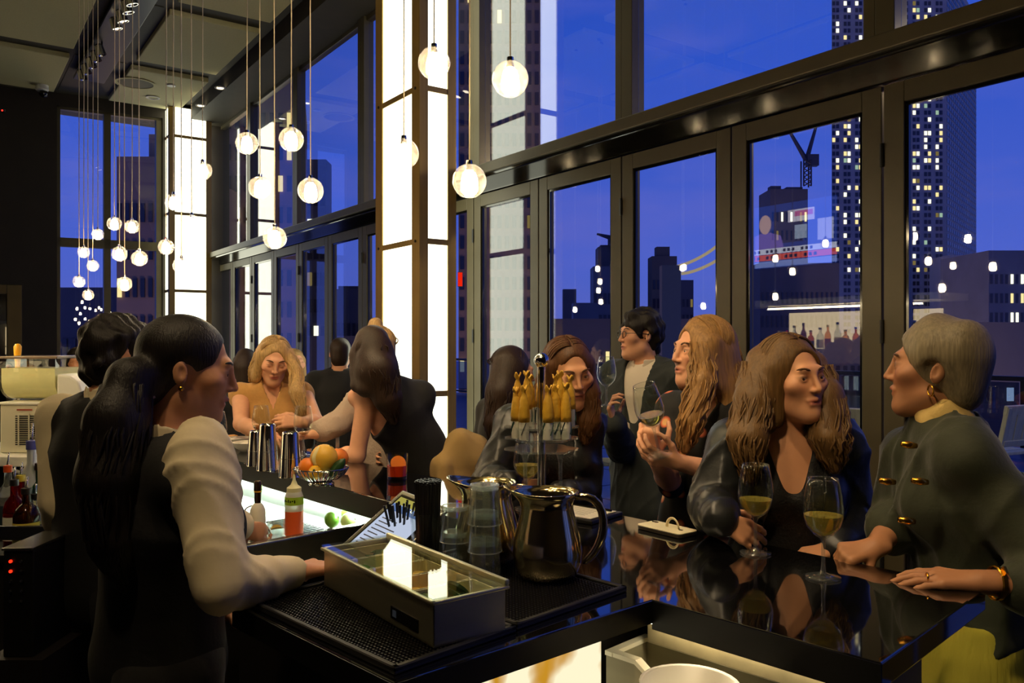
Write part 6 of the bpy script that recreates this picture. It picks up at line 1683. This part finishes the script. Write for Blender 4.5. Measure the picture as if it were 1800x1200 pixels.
# woman in the middle in a black leather jacket
Ck = P(1000, 656, 2.85)
person('dark-haired woman in a black leather jacket behind the tiered stand', Ck, (.30, -.95), (.15, -.99), pitch=-12, roll=6, skin='light', hair='brown', near=2, hip=(.15, 3.0, .92), nb=P(968, 728, 2.92), ws=.96,
       arms={'R': dict(sh=P(905, 752, 2.92), el=P(858, 850, 2.80), wr=P(900, 853, 2.63), hand=dict(dir=(.9, -.1, -.1), back=(.1, -.6, .8), thumb=-1, curl=(.7, .8, .5), tcurl=.7, fine=1)),
             'L': dict(sh=P(1028, 752, 2.94), el=P(1026, 860, 2.92), wr=P(982, 872, 2.76), hand=dict(dir=(-.9, -.3, 0), back=(0, -.3, .9), thumb=1, curl=(.4, .5, .4)))},
       tops=[dict(kind='top', name='black_top', mat=CL['lace'], infl=.010, sleeve=-1, cut='vee', depth=.13), dict(kind='jacket', name='leather_jacket', mat=CL['leather'], infl=.020, sleeve=.95, slack=.008, fold=.003, crease=.007, cfreq=34, ffreq=40, cut='open', depth=.55, ow=.06, otaper=.2, hem=.86, hemr=.16, collar=.02), dict(kind='trousers', mat=CL['black'], infl=.014)],
       style=dict(sides=True, locks=34, wave=.008, falls=[dict(p=[P(1022, 640, 2.88), P(1032, 690, 2.85), P(1036, 740, 2.84), P(1030, 775, 2.84)], r=[.035, .040, .036, .014]), dict(p=[P(968, 640, 2.92), P(962, 700, 2.90), P(958, 752, 2.90)], r=[.04, .044, .016])]))
wine_glass(at_bar(926, 2.60), 'glass of white wine behind the pole of the tiered stand', .045)
pg = P(1066, 714, 3.66); wine_glass(pg, 'empty wine glass raised in front of the man in the suit', 0, 1.0)
# man in the suit
def specs(T, d):
    L = d['L']; m = mat('dark_spectacle_frame', (26, 20, 18), .3)
    for sx_ in (-1, 1):
        M().tube([V(L(sx_ * .031 + .021 * math.cos(2 * PI * k / 20), .0985 - .004 * abs(math.cos(2 * PI * k / 20)), .004 + .016 * math.sin(2 * PI * k / 20))) for k in range(21)], .0018, 6).build('spectacle_rim', m, T, smooth='all')
        M().tube([V(L(sx_ * .053, .094, .010)), V(L(sx_ * .079, .03, .010)), V(L(sx_ * .081, -.012, .006))], .0018, 6).build('spectacle_arm', m, T, smooth='all')
    M().tube([V(L(-.011, .100, .008)), V(L(.011, .100, .008))], .0016, 6).build('spectacle_bridge', m, T)
def shirt_collar(gs, d):
    a = d['NB']; up = d['up']; f = d['tfd']
    gs.cone(a - up * .02, a + up * .040 + f * .01, .080, .073, .01); gs.cone(a - up * .08, a + up * .2, .064, .063, 0, None, 'sub', pad=.3)
    for q in range(5): gs.ell(a + f * .10 - up * (.02 * q - .05), (.012 + .006 * (4 - q) , .07, .02), np.stack([d['tr'], f, up], 1), 0, 'sub')
    gs.half(a + up * .045, -up); gs.half(a - up * .035, up)
def lapel_fn(gs, d):
    n = d['NB']; f = d['tfd']; sp = d['spine']; r = d['tr']
    for sd in (1, -1):
        gs.cone(n + r * sd * .066 + up3 * .02 - f * .01, n - sp * .10 + r * sd * .088 + f * .105, .026, .030, .01, (f, .4))
        gs.cone(n - sp * .10 + r * sd * .088 + f * .105, n - sp * .34 + r * sd * .018 + f * .125, .030, .012, .01, (f, .4))
up3 = np.array([0, 0, 1.0])
person('man in a charcoal suit, open white shirt and dark spectacles before the doors', P(1124, 590, 4.1), (-.96, -.28), (-.62, -.78), pitch=2, hs=1.02, male=True, skin='fair', hair='black', near=2, extras=specs, lip=(190, 100, 86), hip=(.68, 4.12, .94), ws=1.0,
       arms={'R': dict(el=P(1092, 788, 4.0), wr=P(1080, 742, 3.74), hand=dict(dir=(-.25, -.1, .95), back=(-.75, .3, -.1), thumb=-1, curl=(.6, .8, .5), tcurl=.7, fine=1)), 'L': dict(el=P(1190, 770, 4.06), wr=P(1186, 850, 4.02))},
       tops=[dict(kind='top', name='shirt', mat=CL['shirt'], infl=.014, sleeve=.3, fold=.002), dict(kind='custom', name='shirt_collar', mat=CL['shirt'], fn=shirt_collar, res=.006),
             dict(kind='jacket', name='suit_jacket', mat=CL['suit'], infl=.030, sleeve=.96, slack=.008, fold=.0025, crease=.005, cfreq=24, cut='open', depth=.36, ow=.082, otaper=.9, hem=.80, hemr=.19), dict(kind='custom', name='lapels', mat=CL['suit'], fn=lapel_fn, res=.007), dict(kind='trousers', mat=CL['trous'], infl=.022)],
       style=dict(ears=True, vol=.008, curl=True, face=(.060, .085, .104), fz=-.036, falls=[dict(p=[P(1112, 562, 4.08), P(1138, 560, 4.1), P(1150, 578, 4.12)], r=[.045, .05, .04])]))
# strawberry blonde in the floral dress
Cm = P(1232, 622, 2.78)
person('woman with long strawberry blonde hair and black floral dress holding a tilted wine glass', Cm, (-.93, -.36), (-.75, -.66), pitch=4, skin='fair', hair='strawb', near=2, hip=(.68, 2.92, .92), 
       arms={'R': dict(el=P(1180, 850, 2.80), wr=P(1150, 800, 2.56), hand=dict(dir=(-.25, -.2, .9), back=(-.5, -.8, 0), thumb=1, curl=(.7, .8, .5), tcurl=.8, fine=1)),
             'L': dict(el=P(1292, 838, 2.62), wr=P(1192, 812, 2.53), hand=dict(dir=(-.9, -.2, .2), back=(0, -.6, -.7), thumb=1, curl=(.5, .6, .4), tcurl=.6, fine=1))},
       tops=[dict(kind='dress', mat=CL['floral'], infl=.014, sleeve=.0, cut='vee', depth=.17, skirt=1, hem=.45, hemr=.23, fold=.004)],
       style=dict(sides=True, vol=.006, locks=46, wave=.016, falls=[dict(p=[P(1262, 600, 2.80), P(1278, 670, 2.78), P(1284, 740, 2.74), P(1270, 810, 2.70)], r=[.055, .062, .060, .020]), dict(p=[P(1236, 600, 2.72), P(1234, 670, 2.66), P(1214, 740, 2.62), P(1204, 790, 2.62)], r=[.03, .036, .034, .014])]))
pg = P(1160, 800, 2.44); wine_glass(pg, 'tilted glass of white wine in the hand of the woman in the floral dress', .035, 1.0, rotz(.6) @ Matrix.Rotation(-.30, 3, 'Y'))
# brunette in the leather jacket
Cn = P(1393, 668, 2.30)
person('woman with honey brown hair in a black leather jacket facing the grey-haired woman', Cn, (.36, -.93), (-.12, -.99), pitch=3, roll=3, skin='light', hair='honey', near=2, hip=(.80, 2.42, .90), lip=(190, 100, 88), ws=1.02,
       arms={'R': dict(sh=P(1290, 778, 2.30), el=P(1252, 890, 2.24), wr=P(1266, 912, 2.08), hand=dict(dir=(.66, -.02, -.34), back=(-.45, -.75, .55), thumb=-1, curl=(.30, .45, .25), tcurl=.45, fine=1, sc=.9)),
             'L': dict(sh=P(1476, 776, 2.34), el=P(1502, 905, 2.36), wr=P(1462, 965, 2.26), hand=dict(dir=(-.8, -.3, -.1), back=(0, -.2, 1), thumb=1))},
       tops=[dict(kind='top', name='lace_top', mat=CL['lace'], infl=.010, sleeve=-1, cut='vee', depth=.215, fold=.002), dict(kind='jacket', name='leather_jacket', mat=CL['leather'], infl=.022, sleeve=.93, slack=.009, fold=.003, crease=.007, cfreq=34, ffreq=36, cut='open', depth=.58, ow=.086, otaper=.2, hem=.84, hemr=.17, collar=.015), dict(kind='trousers', mat=CL['black'], infl=.014)],
       style=dict(sides=True, vol=.006, locks=48, wave=.012, falls=[dict(p=[P(1338, 635, 2.32), P(1325, 700, 2.27), P(1314, 770, 2.23), P(1318, 838, 2.21)], r=[.040, .047, .050, .018]), dict(p=[P(1436, 640, 2.34), P(1450, 700, 2.29), P(1458, 770, 2.24), P(1466, 822, 2.23)], r=[.034, .046, .050, .018]), dict(p=[P(1385, 640, 2.40), P(1380, 740, 2.44)], r=[.085, .10])]))
# grey-haired woman
Co = P(1642, 650, 2.05)
def og_extras(T, d):
    earring(T, d['L'](-.084, .0, -.046), .013)
    for (u, v, Y) in ((1598, 782, 1.93), (1560, 846, 1.90), (1617, 846, 1.84), (1594, 915, 1.82)):
        p = P(u, v, Y); M().tube([p + V((-.018, 0, .003)), p, p + V((.018, 0, -.002))], [.006, .009, .006], 8).build('toggle_button', GOLD, T, smooth='all')
    w = V(d['WR']['L']); e = V(d['EL']['L']); dr_ = (e - w).normalized(); c = w + dr_ * .035
    R = dr_.to_track_quat('Z', 'Y').to_matrix()
    M().lathe([(.034, -.006), (.037, -.004), (.037, .004), (.034, .006)], 24, c, R, cap=False).build('bracelet', GOLD, T, smooth=True)
    hd_ = V((-.92, .25, .03)).normalized(); M().lathe([(.0098, -.002), (.0106, 0), (.0098, .002)], 16, w + hd_ * .108 + V((.002, -.008, .0)), hd_.to_track_quat('Z', 'Y').to_matrix(), cap=False).build('finger_ring', GOLD, T, smooth=True)
    M().lathe([(.0, .0), (.012, .0), (.012, .006), (0, .006)], 4, c + R @ V((-.02, .03, 0)) , R).build('bracelet_clasp', GOLD, T)
def scarf_fn(gs, d):
    n = d['NB']; gs.cone(n - d['up'] * .01, n + d['up'] * .045 + d['tfd'] * .012, .074, .070, .02); gs.ripple(.0025, 90, 3); gs.cone(n - d['up'] * .1, n + d['up'] * .25, .050, .050, 0, None, 'sub', pad=.3)
ohw = P(1722, 1022, 1.755)
person('woman with short grey hair in an olive jacket with gold toggles at the bar end', Co, (-.86, .50), (-.80, .25), pitch=4, hs=1.03, skin='olive', hair='grey', near=2, hip=(1.17, 2.06, .90), ws=1.05, girth=1.08, extras=og_extras, lip=(160, 84, 66),
       arms={'L': dict(sh=P(1706, 800, 1.92), el=P(1868, 1035, 1.76), wr=ohw, hand=dict(dir=(-.92, .25, .03), back=(0, -.25, 1), thumb=1, curl=(.16, .22, .15), tcurl=.2, fine=1, sc=.98)),
             'R': dict(sh=P(1600, 800, 2.14), el=P(1588, 905, 2.16), wr=P(1538, 962, 1.99), hand=dict(dir=(-.85, -.1, -.15), back=(0, -.45, .9), thumb=-1, curl=(1.0, 1.2, .8), tcurl=.9, fine=1))},
       tops=[dict(kind='jacket', name='jacket', mat=CL['olive'], infl=.024, sleeve=.46, slack=.012, slim=.8, crease=.008, cfreq=20, fold=.004, ffreq=26, hem=.97, hemr=.19, collar=.01), dict(kind='custom', name='scarf', mat=mat('gold_lace_scarf', (206, 176, 104), .8, bump=.8, bscale=90), fn=scarf_fn, res=.007), dict(kind='skirt', mat=CL['skirt'], infl=.02, hem=.35, hemr=.30)],
       style=dict(ears=True, vol=.010, rip=.004, face=(.062, .085, .108), fz=-.032))
# tan coat over the stool back
def coat():
    lo = np.array([cp.x - .42, cp.y - .42, .70]); hi = np.array([cp.x + .42, cp.y + .42, 1.42]); s = SDF(lo, hi, .010, .010, [])
    b = V((cp.x, cp.y, 0)) + rotz(.5) @ V((0, .19, 0)); rx = rotz(.5) @ V((1, 0, 0)); ry = rotz(.5) @ V((0, 1, 0))
    q = lambda x, y, z: (b.x + rx.x * x + ry.x * y, b.y + rx.y * x + ry.y * y, z)
    s.cone(q(-.10, 0, 1.08), q(-.02, .0, 1.185), .026, .03, .03); s.cone(q(-.02, 0, 1.185), q(.12, .0, 1.12), .03, .028, .03)
    for x, z0, z1 in ((-.11, 1.07, .84), (-.03, 1.17, .80), (.05, 1.15, .82), (.12, 1.11, .86)):
        s.cone(q(x, -.03, z0), q(x * 1.1, -.045, z1), .026, .024, .035); s.cone(q(x, .035, z0), q(x * 1.1, .05, z1), .026, .022, .035)
    s.ell(q(0, -.035, 1.0), (.125, .04, .17), None, .06); s.ell(q(0, .045, 1.0), (.12, .035, .15), None, .06)
    s.ripple(.006, 40, 8)
    return s.mesh()
v_, f_ = coat(); o = np_mesh('coat', v_, f_, mat('beige_coat', (150, 122, 74), .9, bump=.3, bscale=50))
tag(o, 'beige coat draped over the back of the wooden stool', 'coat')
